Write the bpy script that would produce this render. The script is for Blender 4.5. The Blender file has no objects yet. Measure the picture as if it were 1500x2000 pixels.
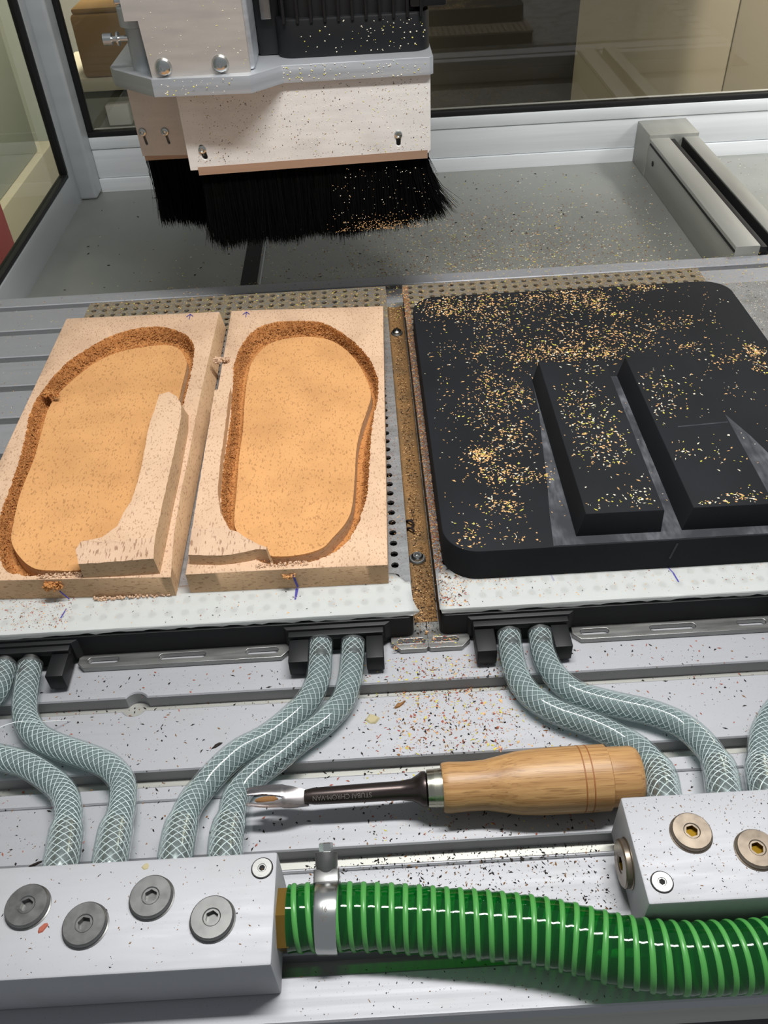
import bpy, bmesh, math, random
from math import sin, cos, pi, radians, atan2, hypot
from mathutils import Vector, Matrix

C = bpy.context.scene
COL = C.collection
RNG = random.Random(7)

# ------------------------------------------------------------------ camera
CAM_H, PITCH, ROLL, FPX = 0.4122, radians(42.15), radians(3.35), 1650.0
cd = bpy.data.cameras.new('camera')
cam = bpy.data.objects.new('camera', cd)
COL.objects.link(cam)
R0 = Vector((1, 0, 0)); F0 = Vector((0, cos(PITCH), -sin(PITCH))); D0 = Vector((0, -sin(PITCH), -cos(PITCH)))
RR = cos(ROLL) * R0 + sin(ROLL) * D0
DD = -sin(ROLL) * R0 + cos(ROLL) * D0
m = Matrix((RR, -DD, -F0)).transposed().to_4x4()
m.translation = Vector((0, 0, CAM_H))
cam.matrix_world = m
cd.sensor_fit = 'VERTICAL'
cd.sensor_height = 36.0
cd.sensor_width = 27.0
cd.lens = 36.0 * FPX / 2000.0
cd.clip_start = 0.01
C.camera = cam

# ------------------------------------------------------------------ world and lights
w = bpy.data.worlds.new('room_air')
C.world = w
w.use_nodes = True
bg = w.node_tree.nodes['Background']
bg.inputs[0].default_value = (0.90, 0.95, 1.0, 1)
bg.inputs[1].default_value = 0.26


def area(name, loc, sx, sy, power, col=(1, 1, 1), rot=(0, 0, 0)):
    l = bpy.data.lights.new(name, 'AREA')
    l.shape = 'RECTANGLE'
    l.size = sx
    l.size_y = sy
    l.energy = power
    l.color = col
    o = bpy.data.objects.new(name, l)
    COL.objects.link(o)
    o.location = loc
    o.rotation_euler = rot
    return o


def aim(o, d):
    o.rotation_euler = Vector(d).to_track_quat('-Z', 'Y').to_euler()


area('strip_light', (0.12, 0.37, 0.92), 0.55, 0.07, 12.0, (1.0, 0.99, 0.97))
aim(area('corner_lamp', (0.74, 1.06, 0.34), 0.16, 0.12, 1.5, (1.0, 0.99, 0.97)), (-0.25, 0.35, -1))


def spot(name, loc, target, power, cone, col=(1.0, 0.97, 0.92)):
    l = bpy.data.lights.new(name, 'SPOT')
    l.energy = power
    l.color = col
    l.spot_size = radians(cone)
    l.spot_blend = 0.6
    l.shadow_soft_size = 0.08
    o = bpy.data.objects.new(name, l)
    COL.objects.link(o)
    o.location = loc
    aim(o, Vector(target) - Vector(loc))


spot('fill_spot', (1.15, 1.26, 0.80), (0.80, 1.50, 0.05), 75.0, 70)  # unseen fill, added to brighten the locker behind the back window
spot('fill_spot', (-0.25, 1.78, 0.90), (-0.85, 2.3, -0.15), 130.0, 100)  # unseen fill, added to lift the cupboard and wall outside the left window
spot('fill_spot', (-0.30, 1.27, 0.80), (-0.40, 1.52, 0.05), 3.5, 40)  # unseen fill, added for the box and boards behind the back window

C.view_settings.view_transform = 'Standard'
C.view_settings.look = 'None'
C.view_settings.gamma = 1.0
C.view_settings.use_curve_mapping = False
C.view_settings.exposure = 0.0


# ------------------------------------------------------------------ materials
def lin(c):
    return tuple(((v / 255 + 0.055) / 1.055) ** 2.4 if v > 10 else v / 255 / 12.92 for v in c)


def mat(name, rgb, rough=0.5, metal=0.0, spec=0.5, coat=0.0):
    mt = bpy.data.materials.new(name)
    mt.use_nodes = True
    b = mt.node_tree.nodes['Principled BSDF']
    b.inputs['Base Color'].default_value = (*lin(rgb), 1)
    b.inputs['Roughness'].default_value = rough
    b.inputs['Metallic'].default_value = metal
    b.inputs['Specular IOR Level'].default_value = spec
    b.inputs['Coat Weight'].default_value = coat
    return mt


class NT:
    """small node helper around one material"""

    def __init__(s, mt):
        s.t = mt.node_tree
        s.n = s.t.nodes
        s.b = s.n['Principled BSDF']
        s.co = s.n.new('ShaderNodeTexCoord')

    def link(s, a, b):
        s.t.links.new(a, b)

    def mapping(s, scale=(1, 1, 1), rot=(0, 0, 0)):
        mp = s.n.new('ShaderNodeMapping')
        mp.inputs['Scale'].default_value = scale
        mp.inputs['Rotation'].default_value = rot
        s.link(s.co.outputs['Object'], mp.inputs['Vector'])
        return mp.outputs[0]

    def noise(s, vec, scale, detail=2, rough=0.5):
        x = s.n.new('ShaderNodeTexNoise')
        x.inputs['Scale'].default_value = scale
        x.inputs['Detail'].default_value = detail
        x.inputs['Roughness'].default_value = rough
        s.link(vec, x.inputs['Vector'])
        return x.outputs['Fac']

    def voronoi(s, vec, scale):
        x = s.n.new('ShaderNodeTexVoronoi')
        x.inputs['Scale'].default_value = scale
        s.link(vec, x.inputs['Vector'])
        return x.outputs['Distance']

    def ramp(s, fac, a, b, va=0.0, vb=1.0):
        r = s.n.new('ShaderNodeMapRange')
        r.inputs[1].default_value = a
        r.inputs[2].default_value = b
        r.inputs[3].default_value = va
        r.inputs[4].default_value = vb
        s.link(fac, r.inputs[0])
        return r.outputs[0]

    def mix(s, fac, c1, c2):
        x = s.n.new('ShaderNodeMix')
        x.data_type = 'RGBA'
        if isinstance(fac, (int, float)):
            x.inputs[0].default_value = fac
        else:
            s.link(fac, x.inputs[0])
        for i, c in ((6, c1), (7, c2)):
            if isinstance(c, tuple):
                x.inputs[i].default_value = (*c[:3], 1)
            else:
                s.link(c, x.inputs[i])
        return x.outputs[2]

    def mul(s, a, b):
        x = s.n.new('ShaderNodeMath')
        x.operation = 'MULTIPLY'
        for i, v in ((0, a), (1, b)):
            if isinstance(v, (int, float)):
                x.inputs[i].default_value = v
            else:
                s.link(v, x.inputs[i])
        return x.outputs[0]

    def bump(s, h, strength=0.3, dist=0.001):
        x = s.n.new('ShaderNodeBump')
        x.inputs['Strength'].default_value = strength
        x.inputs['Distance'].default_value = dist
        s.link(h, x.inputs['Height'])
        s.link(x.outputs[0], s.b.inputs['Normal'])

    def color(s, c):
        s.link(c, s.b.inputs['Base Color'])


def metal_mat(name, rgb, rough, metal=0.85, stretch=(6, 400, 60), var=0.10, speck=0.0):
    mt = mat(name, rgb, rough, metal)
    n = NT(mt)
    v = n.mapping(stretch)
    f = n.noise(v, 1.0, 3)
    a = tuple(c * (1 - var) for c in lin(rgb))
    b = tuple(min(1, c * (1 + var * 0.6)) for c in lin(rgb))
    col = n.mix(n.ramp(f, 0.3, 0.7), a, b)
    if speck:
        f2 = n.noise(n.mapping((1, 1, 1)), 900, 2)
        col = n.mix(n.mul(n.ramp(f2, 0.66, 0.74), speck), col, lin((70, 66, 60)))
        f3 = n.noise(n.mapping((1, 1, 1)), 22, 4)
        col = n.mix(n.mul(n.ramp(f3, 0.55, 0.8), 0.25), col, lin((150, 148, 140)))
    n.color(col)
    r = n.ramp(f, 0.3, 0.7, rough - 0.05, rough + 0.06)
    n.link(r, n.b.inputs['Roughness'])
    return mt


def cork_mat(name, base, dark, light, amount, sc=(900, 420, 600), bump=0.25, rough=0.85, grain=0.5):
    mt = mat(name, base, rough, 0, 0.25)
    n = NT(mt)
    v1 = n.mapping(sc, (0.1, 0.2, 0.5))
    f1 = n.noise(v1, 1.0, 2)
    fine = n.noise(n.mapping((1, 1, 1)), 1500, 3)
    big = n.noise(n.mapping((1, 1, 1)), 28, 3)
    col = n.mix(n.mul(n.ramp(fine, 0.35, 0.7), grain), lin(base), lin(light))
    col = n.mix(n.mul(n.ramp(big, 0.4, 0.75), 0.25), col, lin(dark))
    col = n.mix(n.mul(n.ramp(f1, 0.585, 0.64), amount), col, lin(dark))
    n.color(col)
    n.bump(fine, bump, 0.0006)
    return mt


M = {}
M['bed'] = metal_mat('bed_aluminium', (166, 167, 171), 0.61, 0.56, (5, 260, 100), 0.02, 0.30)
M['slot'] = metal_mat('slot_aluminium', (168, 168, 162), 0.5, 0.7)
M['wallm'] = metal_mat('pale_wall_profile', (226, 229, 231), 0.45, 0.15, (6, 6, 200), 0.05)
M['alu'] = metal_mat('brushed_aluminium', (196, 199, 203), 0.45, 0.75, (8, 8, 300), 0.10)
M['paint'] = metal_mat('satin_alloy_frame', (176, 180, 182), 0.45, 0.3, (6, 6, 60), 0.05)
M['steel'] = metal_mat('stainless_steel', (150, 150, 148), 0.38, 0.9, (30, 300, 100), 0.12, 0.35)
M['railm'] = metal_mat('dull_rail_alloy', (158, 158, 152), 0.5, 0.4, (60, 6, 60), 0.10, 0.2)
M['block'] = metal_mat('satin_alloy_block', (172, 173, 177), 0.62, 0.3, (40, 300, 60), 0.04, 0.2)
M['bright'] = mat('bright_zinc', (200, 202, 200), 0.22, 1.0)
M['plug'] = metal_mat('grey_steel_plug', (122, 122, 121), 0.38, 0.9, (200, 200, 200), 0.08)
M['bronze'] = metal_mat('bronze_plug', (140, 128, 114), 0.33, 0.85, (200, 200, 200), 0.08)
M['brass'] = mat('brass', (176, 140, 70), 0.3, 1.0)
M['copper'] = metal_mat('copper_strip', (172, 142, 120), 0.5, 0.3, (6, 6, 300), 0.1)
M['black'] = mat('black_plastic', (17, 18, 20), 0.5, 0, 0.3)
M['rubber'] = mat('black_rubber', (14, 14, 15), 0.6, 0, 0.4)
M['hole'] = mat('recess_shade', (12, 12, 12), 0.8)  # near-black that paints in the darkness of slots, holes and gaps
M['bristle'] = mat('black_bristle', (4, 4, 4), 0.8, 0, 0.06)
M['darksteel'] = metal_mat('dark_tool_steel', (78, 70, 68), 0.32, 0.9, (30, 300, 300), 0.2)
M['chisel'] = metal_mat('ground_tool_steel', (160, 155, 155), 0.28, 0.95, (60, 300, 300), 0.15)
M['ferrule'] = metal_mat('nickel_ferrule', (190, 188, 172), 0.25, 1.0, (300, 30, 30), 0.06)
M['pen'] = mat('purple_pen_ink', (62, 58, 140), 0.6)
M['ink'] = mat('black_ink', (30, 34, 34), 0.6)
M['engrave'] = mat('engraved_letters', (112, 105, 100), 0.5, 0.3)
M['beige'] = mat('beige_panel', (206, 194, 166), 0.7)
M['roomdark'] = mat('dim_room_wall', (92, 86, 72), 0.8)
M['card'] = mat('brown_card', (150, 116, 62), 0.8)
M['cream'] = mat('cream_board', (196, 188, 160), 0.7)
M['cream2'] = mat('dull_beige', (158, 148, 126), 0.7)
M['greyw'] = mat('grey_room_wall', (176, 176, 162), 0.7)
M['paper'] = mat('white_paper', (230, 230, 222), 0.7)
M['red'] = mat('dark_red_paint', (120, 40, 40), 0.5)
M['greyg'] = mat('grey_green_panel', (150, 152, 138), 0.6)

M['rim'] = cork_mat('cork_skin', (204, 171, 142), (126, 89, 62), (212, 182, 153), 0.5)
M['insole'] = cork_mat('cut_cork_footbed', (205, 152, 98), (122, 80, 44), (214, 166, 112), 0.45, (800, 330, 500), 0.25, 0.85, 0.4)
M['corkwall'] = cork_mat('torn_cork', (182, 120, 66), (102, 57, 25), (220, 160, 100), 0.8, (700, 700, 700), 1.0, 0.95, 0.8)
M['corkside'] = cork_mat('sawn_cork', (198, 164, 128), (130, 98, 68), (212, 180, 142), 0.55, (300, 300, 900), 0.3)
M['sawn'] = cork_mat('sawn_cork_slope', (202, 170, 143), (126, 90, 64), (214, 186, 160), 0.7, (900, 160, 500), 0.5)
M['chipc'] = mat('cork_chip', (222, 176, 122), 0.9, 0, 0.2)
M['chipy'] = mat('yellow_chip', (206, 196, 90), 0.8, 0, 0.2)
M['chipd'] = mat('dark_chip', (42, 36, 34), 0.8, 0, 0.2)
M['chipr'] = mat('red_chip', (160, 92, 76), 0.8, 0, 0.2)
M['chipw'] = mat('pale_chip', (226, 218, 196), 0.7, 0, 0.3)
M['chipb'] = mat('brown_chip', (132, 96, 60), 0.9, 0, 0.2)


def foam():
    mt = mat('black_foam', (44, 46, 50), 0.75, 0, 0.2)
    n = NT(mt)
    f = n.noise(n.mapping((1, 1, 1)), 14, 4)
    g = n.noise(n.mapping((1, 1, 1)), 2500, 2)
    n.color(n.mix(n.ramp(f, 0.35, 0.75), lin((22, 24, 27)), lin((30, 32, 36))))
    n.bump(g, 0.15, 0.0003)
    return mt


def scuff():
    mt = mat('scuffed_foam', (84, 86, 92), 0.7, 0, 0.3)
    n = NT(mt)
    f = n.noise(n.mapping((300, 90, 1)), 1.0, 4)
    g = n.noise(n.mapping((1, 1, 1)), 30, 3)
    c = n.mix(n.ramp(f, 0.3, 0.7), lin((52, 54, 58)), lin((112, 114, 120)))
    n.color(n.mix(n.ramp(g, 0.4, 0.7), lin((46, 48, 52)), c))
    return mt


M['foam'] = foam()
M['scuff'] = scuff()


def plate_mat():
    mt = mat('perforated_steel', (176, 178, 180), 0.4, 0.8)
    n = NT(mt)
    f = n.noise(n.mapping((40, 200, 1)), 1.0, 3)
    g = n.noise(n.mapping((1, 1, 1)), 700, 3)
    c = n.mix(n.ramp(f, 0.3, 0.7), lin((160, 162, 164)), lin((190, 192, 194)))
    c = n.mix(n.mul(n.ramp(g, 0.55, 0.7), 0.5), c, lin((120, 98, 72)))
    sx = n.n.new('ShaderNodeSeparateXYZ')
    n.link(n.co.outputs['Object'], sx.inputs[0])
    h = n.noise(n.mapping((1, 1, 1)), 260, 4, 0.7)
    k = n.mul(n.ramp(sx.outputs[1], 0.62, 0.70), n.ramp(h, 0.25, 0.5))
    c = n.mix(n.mul(k, 0.9), c, n.mix(n.ramp(h, 0.4, 0.65), lin((96, 84, 64)), lin((140, 124, 92))))
    n.color(c)
    n.link(n.ramp(k, 0.0, 1.0, 0.8, 0.1), n.b.inputs['Metallic'])
    return mt


def dust_mat(name, c1, c2, c3, sc=900):
    mt = mat(name, c1, 0.95, 0, 0.1)
    n = NT(mt)
    f = n.noise(n.mapping((1, 1, 1)), sc, 3, 0.7)
    g = n.noise(n.mapping((1, 1, 1)), 40, 3)
    c = n.mix(n.ramp(f, 0.35, 0.65), lin(c1), lin(c2))
    c = n.mix(n.mul(n.ramp(g, 0.45, 0.7), 0.7), c, lin(c3))
    n.color(c)
    n.bump(f, 0.9, 0.001)
    return mt


M['plate'] = plate_mat()
M['dust'] = dust_mat('cork_dust', (132, 102, 68), (160, 122, 80), (102, 88, 68))
M['dusty'] = dust_mat('dusty_steel', (124, 124, 122), (172, 172, 170), (110, 106, 96), 1100)
M['pan'] = metal_mat('tray_metal', (140, 142, 137), 0.42, 0.35, (20, 20, 20), 0.06, 0.2)


def oak():
    mt = mat('ash_handle', (190, 146, 92), 0.42, 0, 0.45)
    n = NT(mt)
    v = n.mapping((14, 320, 320))
    f = n.noise(v, 1.0, 4, 0.6)
    g = n.noise(n.mapping((60, 1400, 1400)), 1.0, 2)
    c = n.mix(n.ramp(f, 0.3, 0.7), lin((188, 148, 98)), lin((148, 108, 66)))
    c = n.mix(n.mul(n.ramp(g, 0.56, 0.68), 0.55), c, lin((110, 74, 40)))
    n.color(c)
    n.bump(g, 0.15, 0.0004)
    return mt


M['oak'] = oak()
M['oakdark'] = mat('burnt_ring', (140, 88, 44), 0.6)


def clear(name, tint, alpha, rough=0.08, diff=(0.8, 0.85, 0.85), fres=1.45, minref=0.0):
    """thin clear plastic: see-through with a tint, some milky scatter and a sharp gloss"""
    mt = bpy.data.materials.new(name)
    mt.use_nodes = True
    t = mt.node_tree
    for x in list(t.nodes):
        t.nodes.remove(x)
    out = t.nodes.new('ShaderNodeOutputMaterial')
    tr = t.nodes.new('ShaderNodeBsdfTransparent')
    tr.inputs[0].default_value = (*tint, 1)
    df = t.nodes.new('ShaderNodeBsdfDiffuse')
    df.inputs[0].default_value = (*diff, 1)
    tl = t.nodes.new('ShaderNodeBsdfTranslucent')
    tl.inputs[0].default_value = (*diff, 1)
    m0 = t.nodes.new('ShaderNodeMixShader')
    m0.inputs[0].default_value = 0.45
    t.links.new(df.outputs[0], m0.inputs[1])
    t.links.new(tl.outputs[0], m0.inputs[2])
    m1 = t.nodes.new('ShaderNodeMixShader')
    m1.inputs[0].default_value = alpha
    t.links.new(tr.outputs[0], m1.inputs[1])
    t.links.new(m0.outputs[0], m1.inputs[2])
    gl = t.nodes.new('ShaderNodeBsdfGlossy')
    gl.inputs[0].default_value = (1, 1, 1, 1)
    gl.inputs[1].default_value = rough
    fr = t.nodes.new('ShaderNodeFresnel')
    fr.inputs[0].default_value = fres
    m2 = t.nodes.new('ShaderNodeMixShader')
    ge = t.nodes.new('ShaderNodeNewGeometry')
    iv = t.nodes.new('ShaderNodeMath')
    iv.operation = 'SUBTRACT'
    iv.inputs[0].default_value = 1.0
    t.links.new(ge.outputs['Backfacing'], iv.inputs[1])
    mu = t.nodes.new('ShaderNodeMath')
    mu.operation = 'MULTIPLY'
    t.links.new(fr.outputs[0], mu.inputs[0])
    t.links.new(iv.outputs[0], mu.inputs[1])
    t.links.new(mu.outputs[0], m2.inputs[0])
    t.links.new(m1.outputs[0], m2.inputs[1])
    t.links.new(gl.outputs[0], m2.inputs[2])
    t.links.new(m2.outputs[0], out.inputs[0])
    return mt


M['hose'] = clear('clear_pvc', (0.85, 0.905, 0.90), 0.15, 0.06, (0.45, 0.50, 0.50), 1.36)
M['liner'] = clear('hose_liner', (0.80, 0.88, 0.88), 0.55, 0.15, (0.38, 0.45, 0.45), 1.2)
M['braid'] = mat('white_braid', (225, 230, 230), 0.35, 0, 0.6)
M['green'] = clear('green_pvc', (0.02, 0.55, 0.09), 0.50, 0.06, (0.002, 0.13, 0.02))
M['rib'] = mat('pale_green_rib', (74, 146, 70), 0.35, 0, 0.5)
M['tape'] = clear('white_film', (0.9, 0.92, 0.92), 0.56, 0.35, (0.92, 0.93, 0.91), 1.3)
M['glass'] = clear('dark_window_pane', (0.74, 0.73, 0.70), 0.0, 0.02, (0.1, 0.1, 0.1), 1.85, 0.02)
M['glassl'] = clear('clear_window_pane', (0.80, 0.82, 0.76), 0.03, 0.02, (0.3, 0.3, 0.28), 1.45)


# ------------------------------------------------------------------ mesh helpers
def mesh_obj(name, bm, m, parent=None, smooth=None, kind=None):
    me = bpy.data.meshes.new(name)
    bmesh.ops.recalc_face_normals(bm, faces=bm.faces)
    bm.to_mesh(me)
    bm.free()
    return link(name, me, m, parent, smooth, kind)


def link(name, me, m, parent=None, smooth=None, kind=None):
    for x in (m if isinstance(m, (list, tuple)) else [m]):
        me.materials.append(x)
    if smooth is not None:
        me.shade_smooth()
        me.set_sharp_from_angle(angle=radians(smooth))
    o = bpy.data.objects.new(name, me)
    COL.objects.link(o)
    if parent is not None:
        o.parent = parent
        o.matrix_parent_inverse = Matrix.Translation(-wloc(parent))
    if kind:
        o['kind'] = kind
    return o


def wloc(o):
    p = Vector(o.location)
    if o.parent is not None:
        p = p + wloc(o.parent) + o.matrix_parent_inverse.translation
    return p


def thing(name, label, cat, loc=(0, 0, 0), group=None):
    o = bpy.data.objects.new(name, None)
    o.empty_display_size = 0.02
    o.location = loc
    COL.objects.link(o)
    o['label'] = label
    o['category'] = cat
    if group:
        o['group'] = group
    return o


def tag(o, label, cat, group=None):
    o['label'] = label
    o['category'] = cat
    if group:
        o['group'] = group
    return o


def nb():
    return bmesh.new()


def join(bm, b2):
    me = bpy.data.meshes.new('tmp')
    b2.to_mesh(me)
    b2.free()
    bm.from_mesh(me)
    bpy.data.meshes.remove(me)


def box(bm, x0, x1, y0, y1, z0, z1, bev=0.0, seg=2):
    b = bmesh.new()
    bmesh.ops.create_cube(b, size=1.0)
    for v in b.verts:
        v.co = Vector(((x0 + x1) / 2 + v.co.x * (x1 - x0), (y0 + y1) / 2 + v.co.y * (y1 - y0), (z0 + z1) / 2 + v.co.z * (z1 - z0)))
    if bev:
        bmesh.ops.bevel(b, geom=list(b.edges), offset=bev, segments=seg, affect='EDGES', profile=0.5)
    join(bm, b)


def prism(bm, poly, z0, z1, bev=0.0, poly2=None, seg=2):
    """upright prism; z1 may be a number or a list; poly2 = foot outline"""
    b = bmesh.new()
    n = len(poly)
    zt = z1 if isinstance(z1, (list, tuple)) else [z1] * n
    p2 = poly2 or poly
    top = [b.verts.new((poly[i][0], poly[i][1], zt[i])) for i in range(n)]
    bot = [b.verts.new((p2[i][0], p2[i][1], z0)) for i in range(n)]
    b.faces.new(top)
    b.faces.new(bot[::-1])
    for i in range(n):
        j = (i + 1) % n
        b.faces.new((top[i], bot[i], bot[j], top[j]))
    bmesh.ops.recalc_face_normals(b, faces=b.faces)
    if bev:
        es = [e for e in b.edges if e.verts[0] in top and e.verts[1] in top]
        bmesh.ops.bevel(b, geom=es, offset=bev, segments=seg, affect='EDGES', profile=0.5)
    join(bm, b)


def rrect(x0, x1, y0, y1, r, n=8):
    pts = []
    for cx, cy, a0 in ((x1 - r, y1 - r, 0), (x0 + r, y1 - r, 90), (x0 + r, y0 + r, 180), (x1 - r, y0 + r, 270)):
        for k in range(n + 1):
            a = radians(a0 + 90 * k / n)
            pts.append((cx + r * cos(a), cy + r * sin(a)))
    return pts


def ring(bm, c, u, v, r, n):
    return [bm.verts.new(Vector(c) + u * (r * cos(2 * pi * k / n)) + v * (r * sin(2 * pi * k / n))) for k in range(n)]


def bridge(bm, a, b):
    n = len(a)
    for i in range(n):
        j = (i + 1) % n
        bm.faces.new((a[i], a[j], b[j], b[i]))


def lathe(bm, origin, axis, prof, n=24, cap=(True, True)):
    """prof = [(distance along axis, radius)]"""
    axis = Vector(axis).normalized()
    u = axis.orthogonal().normalized()
    v = axis.cross(u)
    prev = None
    for i, (d, r) in enumerate(prof):
        rg = ring(bm, Vector(origin) + axis * d, u, v, max(r, 1e-5), n)
        if prev:
            bridge(bm, prev, rg)
        elif cap[0]:
            bm.faces.new(rg[::-1])
        prev = rg
    if cap[1]:
        bm.faces.new(prev)


def spline(pts, step):
    """Catmull-Rom through pts, resampled at even steps"""
    P = [Vector(p) for p in pts]
    P = [2 * P[0] - P[1]] + P + [2 * P[-1] - P[-2]]
    out = []
    for i in range(1, len(P) - 2):
        for k in range(20):
            t = k / 20
            a, b, c, d = P[i - 1], P[i], P[i + 1], P[i + 2]
            out.append(0.5 * ((2 * b) + (c - a) * t + (2 * a - 5 * b + 4 * c - d) * t * t + (3 * b - a - 3 * c + d) * t ** 3))
    out.append(P[-2])
    L = [0]
    for i in range(1, len(out)):
        L.append(L[-1] + (out[i] - out[i - 1]).length)
    n = max(2, int(L[-1] / step))
    res, j = [], 0
    for k in range(n + 1):
        s = L[-1] * k / n
        while j < len(L) - 2 and L[j + 1] < s:
            j += 1
        t = (s - L[j]) / max(1e-9, L[j + 1] - L[j])
        res.append(out[j].lerp(out[j + 1], min(1, t)))
    return res, L[-1]


class Path:
    def __init__(s, pts, step=0.002):
        s.p, s.L = spline(pts, step)
        s.step = s.L / (len(s.p) - 1)
        s.fr = []
        for i in range(len(s.p)):
            a = s.p[max(0, i - 1)]
            b = s.p[min(len(s.p) - 1, i + 1)]
            t = (b - a).normalized()
            side = t.cross(Vector((0, 0, 1))).normalized()
            s.fr.append((t, side, side.cross(t)))

    def at(s, d, ang, r):
        """point at arc length d, angle ang from the top (towards the side), radius r"""
        f = min(max(d / s.step, 0), len(s.p) - 1.0001)
        i = int(f)
        t = f - i
        c = s.p[i].lerp(s.p[i + 1], t)
        sd = s.fr[i][1].lerp(s.fr[i + 1][1], t)
        up = s.fr[i][2].lerp(s.fr[i + 1][2], t)
        return c + up * (r * cos(ang)) + sd * (r * sin(ang))

    def tube(s, bm, r, n=20, d0=0, d1=None, cap=True, step=0.003, rf=None):
        d1 = s.L if d1 is None else d1
        k = max(1, int((d1 - d0) / step))
        prev = None
        for i in range(k + 1):
            d = d0 + (d1 - d0) * i / k
            rr = rf(d) if rf else r
            rg = [bm.verts.new(s.at(d, 2 * pi * q / n, rr)) for q in range(n)]
            if prev:
                bridge(bm, prev, rg)
            elif cap:
                bm.faces.new(rg[::-1])
            prev = rg
        if cap:
            bm.faces.new(prev)

    def helix(s, bm, r, w, pitch, phase, sign=1, d0=0, d1=None, per=22, sides=3, flat=1.0, rf=None):
        d1 = s.L if d1 is None else d1
        n = int((d1 - d0) / pitch * per)
        prev = None
        for i in range(n + 1):
            d = d0 + (d1 - d0) * i / max(1, n)
            a = phase + sign * 2 * pi * (d - d0) / pitch
            rr = rf(d) if rf else r
            rg = []
            for q in range(sides):
                b = 2 * pi * q / sides
                rg.append(bm.verts.new(s.at(d + w * cos(b), a, rr + w * flat * sin(b))))
            if prev:
                bridge(bm, prev, rg)
            prev = rg


def curve_shape(name, loops, thick, z, m, parent=None, bevel=0.0, frame=None):
    """flat plate with holes: loops[0] outline, the rest holes; built as a filled 2D curve turned into a mesh"""
    cu = bpy.data.curves.new('tmp', 'CURVE')
    cu.dimensions = '2D'
    cu.fill_mode = 'BOTH'
    cu.extrude = thick / 2
    cu.bevel_depth = bevel
    for lp in loops:
        sp = cu.splines.new('POLY')
        sp.points.add(len(lp) - 1)
        for i, p in enumerate(lp):
            sp.points[i].co = (p[0], p[1], 0, 1)
        sp.use_cyclic_u = True
    to = bpy.data.objects.new('tmp', cu)
    me = bpy.data.meshes.new_from_object(to)
    bpy.data.objects.remove(to)
    bpy.data.curves.remove(cu)
    me.name = name
    if frame is not None:
        me.transform(frame)
    else:
        me.transform(Matrix.Translation((0, 0, z)))
    return link(name, me, m, parent, 30)


def slot_loop(a, b, r, n=6):
    """rounded slot between two centres"""
    d = Vector((b[0] - a[0], b[1] - a[1]))
    t = atan2(d.y, d.x)
    pts = []
    for c, s0 in ((b, t - pi / 2), (a, t + pi / 2)):
        for k in range(n + 1):
            x = s0 + pi * k / n
            pts.append((c[0] + r * cos(x), c[1] + r * sin(x)))
    return pts


def text_mesh(body, size):
    cu = bpy.data.curves.new('tmp', 'FONT')
    cu.body = body
    cu.size = size
    cu.extrude = 0
    to = bpy.data.objects.new('tmp', cu)
    me = bpy.data.meshes.new_from_object(to)
    bpy.data.objects.remove(to)
    bpy.data.curves.remove(cu)
    return me


def flakes(name, items, mats, parent=None):
    """items = [(x, y, z, size, material index)] -> one mesh of little flat-bottomed chips"""
    V, Fc, MI = [], [], []
    for x, y, z, s, mi in items:
        a0 = RNG.uniform(0, 6.28)
        el = RNG.uniform(1.0, 2.0)
        b = len(V)
        for k in range(4):
            a = a0 + pi / 2 * k + RNG.uniform(-0.35, 0.35)
            r = s * (el if k % 2 == 0 else 1.0 / el) * RNG.uniform(0.7, 1.2)
            V.append((x + r * cos(a), y + r * sin(a), z + RNG.uniform(0, 0.25) * s))
        V.append((x, y, z + s * RNG.uniform(0.4, 0.8)))
        for k in range(4):
            Fc.append((b + k, b + (k + 1) % 4, b + 4))
            MI.append(mi)
        Fc.append((b + 3, b + 2, b + 1, b))
        MI.append(mi)
    me = bpy.data.meshes.new(name)
    me.from_pydata(V, [], Fc)
    me.polygons.foreach_set('material_index', MI)
    o = link(name, me, mats, parent)
    o['kind'] = 'stuff'
    return o


def structure(o):
    o['kind'] = 'structure'
    return o


# ------------------------------------------------------------------ setting: tray floor, frame walls, windows, room beyond
ZF = -0.04
bm = nb(); box(bm, -0.396, 1.1, 0.80, 1.212, ZF - 0.01, ZF)
floor = structure(mesh_obj('floor', bm, M['pan']))
bm = nb(); box(bm, -0.150, -0.131, 0.80, 1.03, ZF, ZF + 0.0006)
mesh_obj('black_strip', bm, M['hole'], floor)
bm = nb(); box(bm, -0.128, -0.1265, 0.80, 1.21, ZF, ZF + 0.0008)
mesh_obj('seam', bm, M['paint'], floor)

bm = nb()
box(bm, -0.3735, 1.1, 1.211, 1.255, ZF - 0.02, -0.022, 0.0012)
box(bm, -0.3735, 1.1, 1.2135, 1.255, -0.0215, 0.0175, 0.0012)
box(bm, -0.3735, 1.1, 1.2115, 1.255, 0.018, 0.0335, 0.0012)
wall_back = structure(mesh_obj('wall_back', bm, M['wallm'], None, 30))
bm = nb()
box(bm, -0.3735, 1.1, 1.213, 1.225, 0.0335, 0.0405, 0.001)
box(bm, -0.3735, -0.3665, 1.213, 1.225, 0.0405, 0.6, 0.001)
win = structure(mesh_obj('window_1', bm, M['rubber'], None, 30))
bm = nb(); box(bm, -0.3665, 1.1, 1.217, 1.221, 0.0405, 0.6)
mesh_obj('pane', bm, M['glass'], win)

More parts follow.
